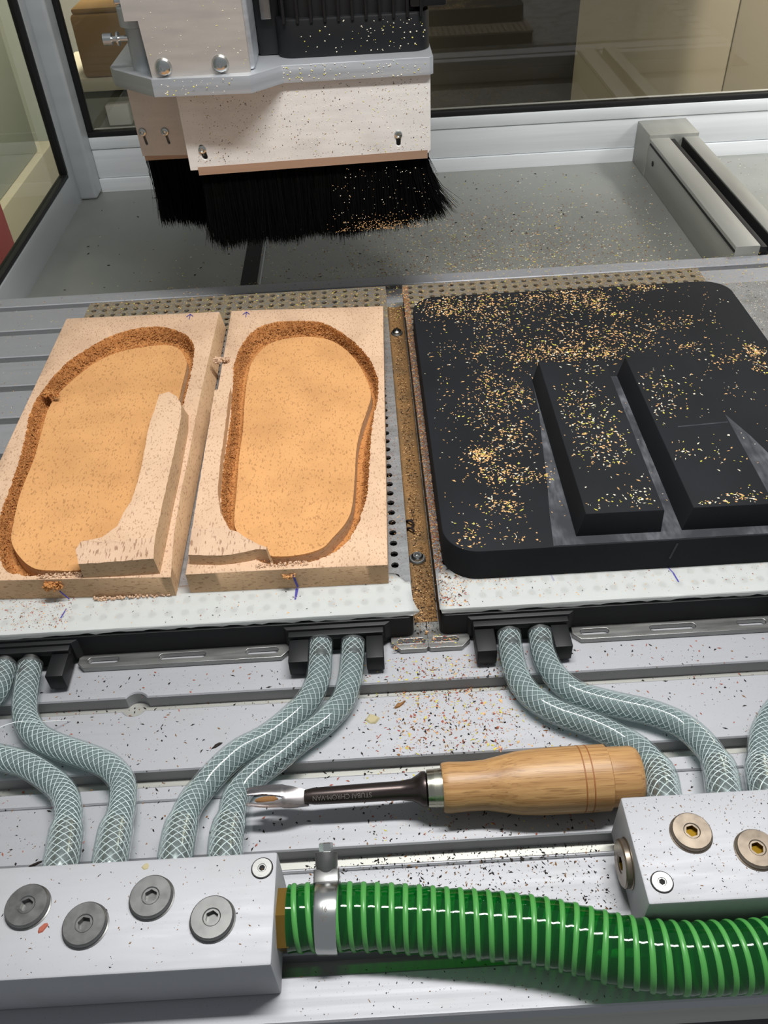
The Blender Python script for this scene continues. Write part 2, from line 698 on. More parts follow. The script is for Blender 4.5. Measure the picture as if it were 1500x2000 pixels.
bm = nb()
box(bm, -0.410, -0.396, 0.30, 1.164, ZF - 0.02, 0.0005, 0.001)
box(bm, -0.410, -0.396, 1.164, 1.19, ZF - 0.02, 0.6, 0.001)
wall_left = structure(mesh_obj('wall_left', bm, M['paint'], None, 30))
bm = nb(); box(bm, -0.409, -0.3735, 1.184, 1.250, ZF, 0.6, 0.005, 4)
structure(mesh_obj('trim_1', bm, M['paint'], None, 30))
bm = nb()
box(bm, -0.408, -0.3975, 0.30, 1.162, 0.0005, 0.006, 0.0008)
box(bm, -0.408, -0.3975, 1.158, 1.164, 0.006, 0.6, 0.0008)
win2 = structure(mesh_obj('window_2', bm, M['rubber'], None, 30))
bm = nb(); box(bm, -0.406, -0.403, 0.30, 1.158, 0.006, 0.6)
mesh_obj('pane', bm, M['glassl'], win2)

bm = nb(); box(bm, -1.6, -0.66, 2.6, 2.65, -1.0, 1.4)
structure(mesh_obj('wall_room', bm, M['greyw'], None, 30))
bm = nb(); box(bm, -0.66, 2.2, 2.6, 2.65, -1.0, 1.4)
structure(mesh_obj('wall_room', bm, M['roomdark'], None, 30))  # same room wall, its dimness put into a darker colour
bm = nb(); box(bm, -1.65, -1.6, 0.2, 2.6, -1.0, 1.4)
structure(mesh_obj('wall_far', bm, M['beige'], None, 30))
t = thing('beige_locker', 'tall beige locker with a vertical joint, behind the right end of the back window', 'locker', (0.8, 1.7, -0.8))
bm = nb()
prism(bm, [(0.6055, 1.50)] + [(0.56 - 0.09 * sin(a), 1.59 - 0.09 * cos(a)) for a in [pi / 2 * k / 10 for k in range(11)]] + [(0.47, 2.0), (0.6055, 2.0)], -0.8, 0.8)  # left edge rounded so its shading falls off like a soft shadow
mesh_obj('side_panel', bm, M['beige'], t, 40)
bm = nb(); box(bm, 0.6065, 1.5, 1.4985, 2.0, -0.8, 0.8, 0.002)
mesh_obj('door_panel', bm, M['beige'], t, 40)

# things seen through the windows
t = thing('cardboard_box', 'brown cardboard box seen through the back window at its left end', 'box', (-0.42, 1.55, 0.035))
bm = nb(); box(bm, -0.442, -0.35, 1.5, 1.60, 0.035, 0.125, 0.006)
mesh_obj('carton', bm, M['card'], t, 30)
bm = nb(); box(bm, -0.438, -0.354, 1.504, 1.596, 0.125, 0.133, 0.003)
mesh_obj('flap', bm, M['card'], t, 30)
bm = nb(); box(bm, -0.50, -0.30, 1.50, 1.68, 0.015, 0.035, 0.002)
tag(mesh_obj('shelf_board', bm, M['cream'], None, 30), 'cream board under the brown cardboard box behind the back window', 'shelf')
bm = nb(); box(bm, -0.52, -0.28, 1.52, 1.70, -0.25, 0.0, 0.002)
tag(mesh_obj('grey_cabinet', bm, M['greyg'], None, 30), 'grey green cabinet front below the cream board behind the glass', 'cabinet')
bm = nb(); box(bm, -0.42, -0.383, 1.498, 1.521, -0.038, -0.007, 0.001)
tag(mesh_obj('white_carton', bm, M['paper'], None, 30), 'small white carton behind the back window above its lower left corner', 'box')
bm = nb(); box(bm, -1.2, -0.80, 1.4, 2.175, -0.29, 0.7, 0.003)
tag(mesh_obj('tall_cupboard', bm, M['greyg'], None, 30), 'tall grey cupboard standing outside the left window', 'cupboard')
bm = nb(); box(bm, -1.2, -0.78, 1.3, 2.25, -0.9, -0.2905, 0.003)
tag(mesh_obj('beige_chest', bm, M['cream2'], None, 30), 'low beige chest outside the left window below the grey cupboard', 'chest')
bm = nb(); box(bm, -0.777, -0.70, 1.45, 1.63, -0.9, -0.2, 0.004)
tag(mesh_obj('red_post', bm, M['red'], None, 30), 'dark red post at the lower left corner of the left window', 'post')

# near-black block standing in for the unlit void below the bed
bm = nb(); box(bm, -0.45, 0.7, 0.128, 0.80, -0.20, -0.0375, 0.001)
structure(mesh_obj('void_block', bm, M['hole']))

# ------------------------------------------------------------------ machine bed: one plank between every two slots
bed = thing('machine_bed', 'grooved aluminium machine bed under the two vacuum tables and the hoses', 'machine bed', (0.1, 0.47, -0.036))
SL = [0.1541 + 0.05 * k for k in range(14)]
edges = [0.1255] + [v for s in SL for v in (s - 0.0092, s)] + [0.8225]
X0, X1 = -0.3945, 0.66


def plank(y0, y1, notch=None):
    pts = [(X0, y0)]
    if notch and notch[1] == 'front':
        pts += [(notch[0] + 0.0075 * cos(a), y0 - 0.004 + 0.0075 * sin(a)) for a in [pi - 0.56 - (pi - 1.12) * k / 10 for k in range(11)]]
    pts += [(X1, y0), (X1, y1)]
    if notch and notch[1] == 'back':
        pts += [(notch[0] + 0.0075 * cos(a), y1 + 0.004 + 0.0075 * sin(a)) for a in [-0.56 - (pi - 1.12) * k / 10 for k in range(11)]]
    pts += [(X0, y1)]
    b = nb()
    prism(b, pts, -0.0095, 0.0, 0.0008, None, 1)
    mesh_obj('plank', b, M['bed'], bed, 30)


NX = -0.1535
for i in range(0, len(edges), 2):
    y0, y1 = edges[i], edges[i + 1]
    nt = None
    if abs(y0 - 0.3041) < 0.001:
        nt = (NX, 'front')
    if abs(y1 - 0.2949) < 0.001:
        nt = (NX, 'back')
    if abs(y0 - 0.2041) < 0.001:
        plank(y0, 0.2358); plank(0.2361, y1)
    elif abs(y0 - 0.1541) < 0.001:
        plank(y0, 0.1925); plank(0.1928, y1)
    else:
        plank(y0, y1, nt)
bm = nb()
box(bm, X0, X1, 0.1262, 0.822, -0.0148, -0.0096)
box(bm, X0, X1, 0.127, 0.822, -0.036, -0.0152, 0.0006)
mesh_obj('bed_core', bm, M['slot'], bed, 30)

# ------------------------------------------------------------------ vacuum tables
ZP = 0.0255
TAB_SLOTS = [((-0.1849, 0.3308), (-0.170, 0.3308)), ((-0.1411, 0.3308), (-0.1166, 0.3308)), ((-0.0877, 0.3308), (-0.0719, 0.3308)), ((0.0056, 0.3312), (0.0186, 0.3312))]


def perforated(name, x0, x1, y0, y1, cols, rows, parent, nh=10, r=0.0026):
    """sheet with real round holes: every cell is a square ring around its hole"""
    b = nb()
    xs = [x0] + [(cols[i] + cols[i + 1]) / 2 for i in range(len(cols) - 1)] + [x1]
    ys = [y0] + [(rows[i] + rows[i + 1]) / 2 for i in range(len(rows) - 1)] + [y1]
    vc = {}

    def V(x, y):
        k = (round(x, 5), round(y, 5))
        if k not in vc:
            vc[k] = b.verts.new((x, y, ZP))
        return vc[k]
    up = []
    for i, cx in enumerate(cols):
        for j, cy in enumerate(rows):
            c4 = [V(xs[i + 1], ys[j + 1]), V(xs[i], ys[j + 1]), V(xs[i], ys[j]), V(xs[i + 1], ys[j])]
            h = [b.verts.new((cx + r * cos(pi / 4 + 2 * pi * k / 8), cy + r * sin(pi / 4 + 2 * pi * k / 8), ZP)) for k in range(8)]
            l = [b.verts.new((v.co.x, v.co.y, ZP - 0.0018)) for v in h]
            for q in range(4):
                a, c = c4[q], c4[(q + 1) % 4]
                h0, h1, h2 = h[2 * q], h[2 * q + 1], h[(2 * q + 2) % 8]
                b.faces.new((a, c, h2, h1, h0))
            for q in range(8):
                b.faces.new((h[q], h[(q + 1) % 8], l[(q + 1) % 8], l[q]))
    o = mesh_obj(name, b, M['plate'], parent)
    # folded rim below the sheet's edge
    b = nb()
    for a in ((x0, x0 + 0.002, y0, y1), (x1 - 0.002, x1, y0, y1), (x0, x1, y0, y0 + 0.002), (x0, x1, y1 - 0.002, y1)):
        box(b, a[0], a[1], a[2], a[3], ZP - 0.003, ZP - 0.0002)
    mesh_obj('rim', b, M['plate'], o)
    return o


def connector(parent, x0, x1, ox):
    """black port block with two legs and a hooded recess for the hoses"""
    b = nb()
    # wedge shaped hood running back into the body
    prism(b, [(x0 - 0.010, 0.3445), (x0 - 0.001, 0.3325), (x1 + 0.001, 0.3325), (x1 + 0.016, 0.3445)], 0.004, 0.0195, 0.0008)
    box(b, x0, x1, 0.3285, 0.3360, 0.0135, 0.0178, 0.0006)
    c = mesh_obj('port_block', b, M['black'], parent, 30)
    for a in ((x0 + 0.0005, x0 + 0.0125), (x1 - 0.011, x1 - 0.0005)):
        b = nb(); box(b, a[0], a[1], 0.3118, 0.3345, 0.0025, 0.0150, 0.0007)
        mesh_obj('port_leg', b, M['black'], c, 30)
    b = nb(); box(b, x0 + 0.012, x1 - 0.011, 0.331, 0.336, 0.0005, 0.0165)
    mesh_obj('port_recess', b, M['hole'], c)
    for hx in ox:
        b = nb(); lathe(b, (hx, 0.332, 0.0112), (0, -1, 0.06), [(0, 0.0052), (0.016, 0.0052), (0.017, 0.0045)], 16)
        mesh_obj('hose_barb', b, M['plug'], c, 30)
    return c


def vacuum_table(label, x0, x1, tabs, slots, ports, sheet):
    t = thing('vacuum_table', label, 'vacuum table', ((x0 + x1) / 2, 0.545, 0.0), 'vacuum tables on the bed')
    b = nb(); box(b, sheet[0], sheet[1], 0.3400, 0.7590, 0.0002, 0.0038, 0.0004)
    mesh_obj('base_plate', b, M['dusty'], t, 30)
    for k, (a, c, ca, cc) in enumerate(tabs):
        ch = 0.005
        lp = [(a, 0.3402), (a, 0.3255 + ca), (a + ca, 0.3255), (c - cc, 0.3255), (c, 0.3255 + cc), (c, 0.3402)]
        curve_shape('slotted_tab', [lp] + [slot_loop(p, q, 0.0025) for p, q in slots if a < p[0] < c], 0.0032, 0.0021, M['steel'], t, 0.0003)
    b = nb(); prism(b, rrect(x0, x1, 0.3352, 0.7475, 0.004, 4), 0.004, ZP - 0.004, 0.0005)
    body = mesh_obj('seal_body', b, M['black'], t, 30)
    cols = [x0 + 0.0095 + 0.01 * k for k in range(int((x1 - x0 - 0.012) / 0.01) + 1)]
    cols = [x1 - 0.0092 - 0.01 * k for k in range(28)][::-1]
    rows = [0.3462 + 0.01 * k for k in range(41)]
    perforated('perforated_plate', x0, x1, 0.3368, 0.7520, cols, rows, t)
    for p in ports:
        connector(t, *p)
    return t


vt1 = vacuum_table('left vacuum table with perforated plate carrying the two cork blocks', -0.272, 0.0142,
                   [(-0.1925, -0.0635, 0.0035, 0.0045), (0.0000, 0.02205, 0.0055, 0.0012), ], TAB_SLOTS,
                   [(-0.2530, -0.1945, (-0.2339, -0.2185)), (-0.0622, -0.0045, (-0.0428, -0.0232))], (-0.272, 0.0222))
vt2 = vacuum_table('right vacuum table with perforated plate carrying the black foam slab', 0.0302, 0.3164,
                   [(0.0226, 0.0478, 0.0012, 0.005), (0.1115, 0.2390, 0.0045, 0.004)],
                   [((0.0270, 0.3312), (0.0392, 0.3312)), ((0.1182, 0.3308), (0.1316, 0.3308)), ((0.161, 0.3308), (0.185, 0.3308)), ((0.2147, 0.3308), (0.2283, 0.3308))],
                   [(0.0496, 0.1073, (0.0712, 0.0898)), (0.2406, 0.2983, (0.2622, 0.2808))], (0.0226, 0.62))

# cork dust lying in the channel between the tables
me = bpy.data.meshes.new('cork_dust')
V, Fc = [], []
nx, ny = 12, 150
for j in range(ny + 1):
    for i in range(nx + 1):
        u = i / nx
        h = (0.0004 + 0.0022 * abs(u - 0.5) ** 2 * 4 + RNG.uniform(0, 0.0006)) * min(1, 0.25 + j / 40)
        if i in (0, nx):
            h = 0.0003
        V.append((0.0148 + 0.0149 * u, 0.346 + 0.402 * j / ny, 0.0038 + h))
for j in range(ny):
    for i in range(nx):
        a = j * (nx + 1) + i
        Fc.append((a, a + 1, a + nx + 2, a + nx + 1))
me.from_pydata(V, [], Fc)
cdust = link('cork_dust', me, M['dust'], None, 180, 'stuff')
tag(cdust, 'brown cork dust filling the channel between the two vacuum tables', 'dust')

for (x, y, lb) in ((0.0206, 0.4006, 'round head screw at the front end of the dusty channel'), (0.0217, 0.6967, 'round head screw at the rear end of the dusty channel')):
    s = thing('screw', lb, 'screw', (x, y, 0.0038))
    b = nb(); lathe(b, (x, y, 0.0038), (0, 0, 1), [(0, 0.0056), (0.0022, 0.0056), (0.0030, 0.0050)], 24)
    mesh_obj('washer', b, M['steel'], s, 30)
    b = nb(); lathe(b, (x, y, 0.0066), (0, 0, 1), [(0, 0.0042), (0.0016, 0.0040), (0.0026, 0.0030), (0.0026, 0.0017), (0.0012, 0.0014)], 24)
    mesh_obj('screw_head', b, M['bright'], s, 30)


# white film taped over the front edge of both plates
def film(x0, x1, yb, label, jag):
    n = 60
    V, Fc = [], []
    r = random.Random(int(abs(x0) * 1000) + 3)
    rowsY = [yb, yb - 0.008, 0.345, 0.3385, 0.3366, 0.3362, 0.3361]
    rowsZ = [ZP + 0.0004, ZP + 0.0005, ZP + 0.0005, ZP + 0.0005, ZP + 0.0003, ZP - 0.0006, ZP - 0.0024]
    for j in range(len(rowsY)):
        for i in range(n + 1):
            u = i / n
            x = x0 + (x1 - x0) * u
            y, z = rowsY[j], rowsZ[j]
            if j == 0:
                y += r.uniform(-0.0006, 0.0006)
                y -= max(0, (u - 0.97) / 0.03) * 0.010 if jag > 0 else max(0, (0.02 - u) / 0.02) * 0.003
            if j == 6:
                z += r.uniform(-0.0012, 0.0009)
            if j >= 5:
                z -= 0.0006 * sin(u * 9)
            if i == n and jag > 0:
                x += (0, 0, 0.001, 0.003, 0.0045, 0.004, 0.0)[j]
            if i == 0 and jag < 0:
                x -= (0, 0, 0.0, 0.001, 0.001, 0.0005, 0.0)[j]
            V.append((x, y, z + r.uniform(0, 0.0002)))
    for j in range(len(rowsY) - 1):
        for i in range(n):
            a = j * (n + 1) + i
            Fc.append((a, a + 1, a + n + 2, a + n + 1))
    me = bpy.data.meshes.new('film_strip')
    me.from_pydata(V, [], Fc)
    o = link('film_strip', me, M['tape'], None, 25)
    md = o.modifiers.new('thickness', 'SOLIDIFY')
    md.thickness = 0.00025
    md.offset = -1
    tag(o, label, 'film strip', 'white film strips on the plate edges')
    return o


film1 = film(-0.274, 0.0135, 0.3685, 'white film strip along the front edge of the left plate, below the cork blocks', 1)
film2 = film(0.0315, 0.3175, 0.3690, 'white film strip along the front edge of the right plate, below the black slab', -1)


def stroke(bm, pts, w):
    """a pen line: thin ribbon through 3D points"""
    up = Vector((0, 0, 1))
    for a, b in zip(pts[:-1], pts[1:]):
        a, b = Vector(a), Vector(b)
        d = (b - a).normalized()
        s = d.cross(Vector((0, -0.6, 0.8))).normalized() * (w / 2)
        n = s.cross(d).normalized() * 0.00006
        if n.z < 0:
            n = -n
        vs = [bm.verts.new(p) for p in (a - s + n, a + s + n, b + s + n, b - s + n)]
        bm.faces.new(vs)


b = nb(); stroke(b, [(-0.1992, 0.3545, ZP + 0.0008), (-0.201, 0.347, ZP + 0.0008)], 0.0009)
mesh_obj('pen_mark', b, M['pen'], film1)
b = nb(); stroke(b, [(-0.0572, 0.3605, ZP + 0.0008), (-0.0576, 0.351, ZP + 0.0008)], 0.0011)
stroke(b, [(-0.0562, 0.3605, ZP + 0.0008), (-0.0570, 0.353, ZP + 0.0008)], 0.0007)
mesh_obj('pen_mark', b, M['pen'], film1)
b = nb(); stroke(b, [(0.1011, 0.3600, ZP + 0.0008), (0.1022, 0.3540, ZP + 0.0008)], 0.0008)
mesh_obj('pen_mark', b, M['pen'], film2)
b = nb(); stroke(b, [(0.1738, 0.3605, ZP + 0.0008), (0.1762, 0.3545, ZP + 0.0008), (0.1772, 0.347, ZP + 0.0008)], 0.0010)
mesh_obj('pen_mark', b, M['pen'], film2)


# ------------------------------------------------------------------ cork blocks with a milled footbed
def resample(loop, n):
    P = [Vector((p[0], p[1])) for p in loop]
    # closed Catmull-Rom
    m_ = len(P)
    fine = []
    for i in range(m_):
        a, b, c, d = P[i - 1], P[i], P[(i + 1) % m_], P[(i + 2) % m_]
        for k in range(12):
            t = k / 12
            fine.append(0.5 * ((2 * b) + (c - a) * t + (2 * a - 5 * b + 4 * c - d) * t * t + (3 * b - a - 3 * c + d) * t ** 3))
    L = [0.0]
    for i in range(len(fine)):
        L.append(L[-1] + (fine[(i + 1) % len(fine)] - fine[i]).length)
    out, j = [], 0
    for k in range(n):
        s = L[-1] * k / n
        while L[j + 1] < s:
            j += 1
        t = (s - L[j]) / max(1e-9, L[j + 1] - L[j])
        out.append(fine[j % len(fine)].lerp(fine[(j + 1) % len(fine)], t))
    return out


def seg_point(p, a, b):
    ab = b - a
    t = max(0, min(1, (p - a).dot(ab) / ab.length_squared))
    return a + ab * t


def hit(loop, o, d):
    """farthest hit of the ray o + s d with a closed loop"""
    best = None
    n = len(loop)
    for i in range(n):
        a, b = loop[i], loop[(i + 1) % n]
        e = b - a
        den = d.x * e.y - d.y * e.x
        if abs(den) < 1e-12:
            continue
        q = a - o
        s = (q.x * e.y - q.y * e.x) / den
        u = (q.x * d.y - q.y * d.x) / den
        if s > 0 and -1e-6 <= u <= 1 + 1e-6 and (best is None or s > best):
            best = s
    return o + d * best if best is not None else o


ZR = 0.0432
ZB = 0.0262


def zin(y):
    xs = (0.36, 0.45, 0.55, 0.66)
    zs = (0.0398, 0.0382, 0.0367, 0.0347)
    if y <= xs[0]:
        return zs[0]
    for i in range(3):
        if y <= xs[i + 1]:
            t = (y - xs[i]) / (xs[i + 1] - xs[i])
            return zs[i] + (zs[i + 1] - zs[i]) * t
    return zs[3]


def cork_block(label, corners, O, I, heel, toe, seed, foot=None):
    t = thing('cork_block', label, 'cork block', (sum(c[0] for c in corners) / len(corners), sum(c[1] for c in corners) / len(corners), ZB), 'cork blocks on the left table')
    r = random.Random(seed)
    N = 460
    A, B = Vector(heel), Vector(toe)
    o = resample(O, N)
    iloop = resample(I, 300)
    sk = [seg_point(p, A, B) for p in o]
    rect = [Vector(c) for c in corners]
    bl = [hit(rect, sk[k], (o[k] - sk[k]).normalized()) for k in range(N)]
    for c in rect:
        k = min(range(N), key=lambda q: (bl[q] - c).length)
        bl[k] = c.copy()
    rect2 = [Vector(c) for c in (foot or corners)]
    ft = [hit(rect2, sk[k], (o[k] - sk[k]).normalized()) for k in range(N)]
    for c in rect2:
        k = min(range(N), key=lambda q: (ft[q] - c).length)
        ft[k] = c.copy()
    inn = [hit(iloop, sk[k], (o[k] - sk[k]).normalized()) for k in range(N)]
    # --- rim piece: outer sides, top, torn groove wall and groove floor
    b = nb()
    rings = []

    def add(fn):
        rings.append([b.verts.new(fn(k)) for k in range(N)])

    def jit(a):
        return r.uniform(-a, a)
    add(lambda k: (ft[k].x, ft[k].y, ZB))
    add(lambda k: (bl[k].x, bl[k].y, ZR - 0.0003))
    add(lambda k: (*(bl[k].lerp(o[k], 0.02)), ZR))
    add(lambda k: (*(bl[k].lerp(o[k], 0.5)), ZR))
    jo = [Vector((jit(0.0006), jit(0.0006))) for k in range(N)]
    add(lambda k: (*(o[k] + jo[k]), ZR + jit(0.0002)))
    for z, f in ((ZR - 0.0018, 0.06), (ZR - 0.004, 0.10), (ZR - 0.0065, 0.13), (ZR - 0.009, 0.18), (ZR - 0.0115, 0.26), (ZR - 0.013, 0.42)):
        add(lambda k: (*(o[k].lerp(inn[k], f) + jo[k] * 0.5 + Vector((jit(0.0009), jit(0.0009)))), z + jit(0.0007)))
    add(lambda k: (*(o[k].lerp(inn[k], 0.8) + Vector((jit(0.0006), jit(0.0006)))), ZR - 0.0135 + jit(0.0006)))
    add(lambda k: (*inn[k], ZR - 0.0138))
    mi = [3, 0, 0, 0] + [1] * 8
    for q in range(len(rings) - 1):
        for k in range(N):
            f = b.faces.new((rings[q][k], rings[q][(k + 1) % N], rings[q + 1][(k + 1) % N], rings[q + 1][k]))
            f.material_index = mi[q]
    bmesh.ops.recalc_face_normals(b, faces=b.faces)
    rim = mesh_obj('rim', b, [M['rim'], M['corkwall'], M['insole'], M['corkside']], t, 50)
    # --- footbed
    b = nb()
    rings = []
    add(lambda k: (*inn[k], ZR - 0.0150))
    add(lambda k: (*inn[k].lerp(sk[k], 0.012), zin(inn[k].y) - 0.0012))
    add(lambda k: (*inn[k].lerp(sk[k], 0.018), zin(inn[k].y)))
    add(lambda k: (*inn[k].lerp(sk[k], 0.045), zin(inn[k].y) + 0.0001))
    for f in (0.09, 0.16, 0.28, 0.42, 0.58, 0.75, 0.90, 0.985):
        def fn(k, f=f):
            p = inn[k].lerp(sk[k], f)
            e = min(1.0, f / 0.55)
            e = e * e * (3 - 2 * e)
            bowl = 0.0036 if p.y < 0.42 else 0.0036 - 0.0026 * min(1, (p.y - 0.42) / 0.15)
            return (p.x, p.y, zin(p.y) - bowl * e)
        add(fn)
    for q in range(len(rings) - 1):
        for k in range(N):
            f = b.faces.new((rings[q][k], rings[q][(k + 1) % N], rings[q + 1][(k + 1) % N], rings[q + 1][k]))
            f.material_index = 1 if q < 1 else 0
    f = b.faces.new(rings[-1])
    mesh_obj('footbed', b, [M['insole'], M['corkside']], t, 50)
    # --- torn fibres along the groove's upper edge
    V, Fc = [], []
    for k in range(N):
        for _ in range(3):
            p = o[k] + Vector((jit(0.0012), jit(0.0012)))
            d = (sk[k] - o[k]).normalized()
            a = r.uniform(-1.2, 1.2)
            d = Vector((d.x * cos(a) - d.y * sin(a), d.x * sin(a) + d.y * cos(a)))
            ln = r.uniform(0.0006, 0.0022)
            nrm = Vector((-d.y, d.x)) * 0.0003
            z = ZR - r.uniform(-0.0002, 0.0012)
            i0 = len(V)
            V += [(*(p - nrm), z), (*(p + nrm), z), (*(p + d * ln), z - r.uniform(-0.0004, 0.0012)), (*p, z - 0.0006)]
            Fc += [(i0, i0 + 1, i0 + 2), (i0, i0 + 2, i0 + 3), (i0 + 1, i0 + 3, i0 + 2)]
    # crumbs on groove wall and floor
    for k in range(N):
        for _ in range(9):
            f_ = r.uniform(0.02, 0.55)
            p = o[k].lerp(inn[k], f_)
            z = ZR - 0.0135 * min(1, 0.15 + f_ * 2.2) + r.uniform(0, 0.001)
            s = r.uniform(0.0004, 0.0013)
            i0 = len(V)
            a = r.uniform(0, 6.28)
            for q in range(3):
                V.append((p.x + s * cos(a + 2.1 * q), p.y + s * sin(a + 2.1 * q), z))
            V.append((p.x, p.y, z + s))
            Fc += [(i0, i0 + 1, i0 + 3), (i0 + 1, i0 + 2, i0 + 3), (i0 + 2, i0, i0 + 3)]
    me = bpy.data.meshes.new('cork_fibres')
    me.from_pydata(V, [], Fc)
    fb = link('cork_fibres', me, M['corkwall'], t, None, 'stuff')
    return t, rim


RO = [(-0.0958, 0.3860), (-0.1042, 0.4061), (-0.1086, 0.4282), (-0.1107, 0.4649), (-0.1108, 0.4946), (-0.1113, 0.5267), (-0.1138, 0.5715), (-0.1154, 0.5972), (-0.1114, 0.6288), (-0.1015, 0.6531), (-0.0856, 0.6628), (-0.0649, 0.663), (-0.0451, 0.6581), (-0.029, 0.6414), (-0.0145, 0.618), (-0.004, 0.5929), (0.0013, 0.5645), (0.0004, 0.5384), (-0.0045, 0.5057), (-0.0078, 0.466), (-0.0102, 0.4293), (-0.0129, 0.414), (-0.0186, 0.3929), (-0.0271, 0.3782), (-0.0398, 0.3686), (-0.0561, 0.3652), (-0.0735, 0.3665)]
RI = [(-0.0900, 0.3910), (-0.0960, 0.4000), (-0.0995, 0.4120), (-0.1009, 0.443), (-0.1026, 0.4818), (-0.1028, 0.5132), (-0.1046, 0.5474), (-0.1055, 0.5813), (-0.1044, 0.608), (-0.0994, 0.6265), (-0.0899, 0.6426), (-0.0743, 0.6496), (-0.0565, 0.6502), (-0.0385, 0.6428), (-0.0236, 0.6238), (-0.0127, 0.5978), (-0.0062, 0.5706), (-0.0039, 0.5511), (-0.0072, 0.5324), (-0.0127, 0.5082), (-0.0165, 0.4832), (-0.018, 0.4539), (-0.0202, 0.4213), (-0.0244, 0.4047), (-0.0336, 0.3894), (-0.0404, 0.3805), (-0.0544, 0.3756), (-0.071, 0.3757), (-0.0810, 0.3812)]
LO = [(-0.165, 0.372), (-0.190, 0.3672), (-0.2100, 0.3672), (-0.2248, 0.3690), (-0.2388, 0.3763), (-0.2492, 0.4001), (-0.2556, 0.4251), (-0.2575, 0.4514), (-0.2581, 0.4608), (-0.2601, 0.4897), (-0.2648, 0.523), (-0.2681, 0.5432), (-0.2680, 0.5662), (-0.2649, 0.5837), (-0.2635, 0.5926), (-0.256, 0.6172), (-0.2434, 0.6377), (-0.2293, 0.6547), (-0.2104, 0.6656), (-0.1896, 0.6677), (-0.1721, 0.6595), (-0.1582, 0.645), (-0.1515, 0.6275), (-0.15, 0.6088), (-0.1495, 0.5857), (-0.1496, 0.5496), (-0.150, 0.52), (-0.151, 0.46), (-0.152, 0.41), (-0.156, 0.385)]
LI = [(-0.170, 0.380), (-0.1918, 0.3735), (-0.2055, 0.3741), (-0.2211, 0.3772), (-0.2341, 0.3888), (-0.2446, 0.4055), (-0.2489, 0.426), (-0.2523, 0.4497), (-0.2534, 0.47), (-0.254, 0.492), (-0.2557, 0.5109), (-0.2579, 0.5307), (-0.2606, 0.5565), (-0.2598, 0.573), (-0.2579, 0.5817), (-0.2504, 0.6025), (-0.2373, 0.6278), (-0.2202, 0.6428), (-0.1991, 0.6491), (-0.1797, 0.6503), (-0.1684, 0.6429), (-0.1605, 0.6275), (-0.1569, 0.6139), (-0.1565, 0.5899), (-0.1562, 0.5672), (-0.1562, 0.53), (-0.157, 0.46), (-0.158, 0.41), (-0.162, 0.388)]

cbL, rimL = cork_block('left cork block, milled footbed with a raised ridge along its right side', [(-0.2735, 0.3675), (-0.1321, 0.3601), (-0.1357, 0.40), (-0.1370, 0.443), (-0.1368, 0.47), (-0.1377, 0.545), (-0.1376, 0.60), (-0.1370, 0.6880), (-0.2752, 0.692)], LO, LI, (-0.205, 0.425), (-0.205, 0.600), 3, [(-0.2735, 0.3675), (-0.1321, 0.3601), (-0.1322, 0.44), (-0.1326, 0.545), (-0.1337, 0.688), (-0.2752, 0.692)])
cbR, rimR = cork_block('right cork block, milled footbed with a low raised strip along its left side', [(-0.1233, 0.3617), (0.0003, 0.3599), (0.0098, 0.6807), (-0.1261, 0.6884)], RO, RI, (-0.058, 0.420), (-0.055, 0.598), 5)


def raised(parent, name, poly, ztop, grow, seed, zfoot, mats, slope_y):
    """the piece of the old block face left standing above the rim; saw-striped where it slopes down"""
    r = random.Random(seed)
    pts, gr = [], []
    n = len(poly)
    for i in range(n):
        a, c = Vector(poly[i]), Vector(poly[(i + 1) % n])
        k = max(1, int((c - a).length / 0.0035))
        for q in range(k):
            p = a.lerp(c, q / k)
            tt = q / k
            ga, gc = grow[i], grow[(i + 1) % n]
            pts.append(p)
            gr.append((ga[0] + (gc[0] - ga[0]) * tt, ga[1] + (gc[1] - ga[1]) * tt))
    b = nb()
    top = [b.verts.new((p.x + r.uniform(-0.0002, 0.0002), p.y + r.uniform(-0.0002, 0.0002), ztop(p.x, p.y))) for p in pts]
    mid = [b.verts.new((p.x + g[0] * 0.35, p.y + g[1] * 0.35, ztop(p.x, p.y) * 0.5 + zfoot * 0.5)) for p, g in zip(pts, gr)]
    bot = [b.verts.new((p.x + g[0], p.y + g[1], zfoot)) for p, g in zip(pts, gr)]
    for ra, rb in ((top, mid), (mid, bot)):
        for i in range(len(pts)):
            j = (i + 1) % len(pts)
            f = b.faces.new((ra[i], rb[i], rb[j], ra[j]))
            f.material_index = 1
    f = b.faces.new(top)
    res = bmesh.ops.triangulate(b, faces=[f], ngon_method='EAR_CLIP')
    # refine the top and drape it on ztop
    for _ in range(3):
        es = list({e for fc in b.faces if fc.material_index == 0 and all(v.co.z > zfoot + 0.003 for v in fc.verts) for e in fc.edges if e.calc_length() > 0.008})
        if not es:
            break
        bmesh.ops.subdivide_edges(b, edges=es, cuts=1)
        tr = [fc for fc in b.faces if len(fc.verts) > 3 and fc.material_index == 0]
        bmesh.ops.triangulate(b, faces=tr)
    for fc in b.faces:
        if fc.material_index == 0:
            for v in fc.verts:
                v.co.z = ztop(v.co.x, v.co.y)
            if fc.calc_center_median().y < slope_y:
                fc.material_index = 2
    return mesh_obj(name, b, mats, parent, 40)


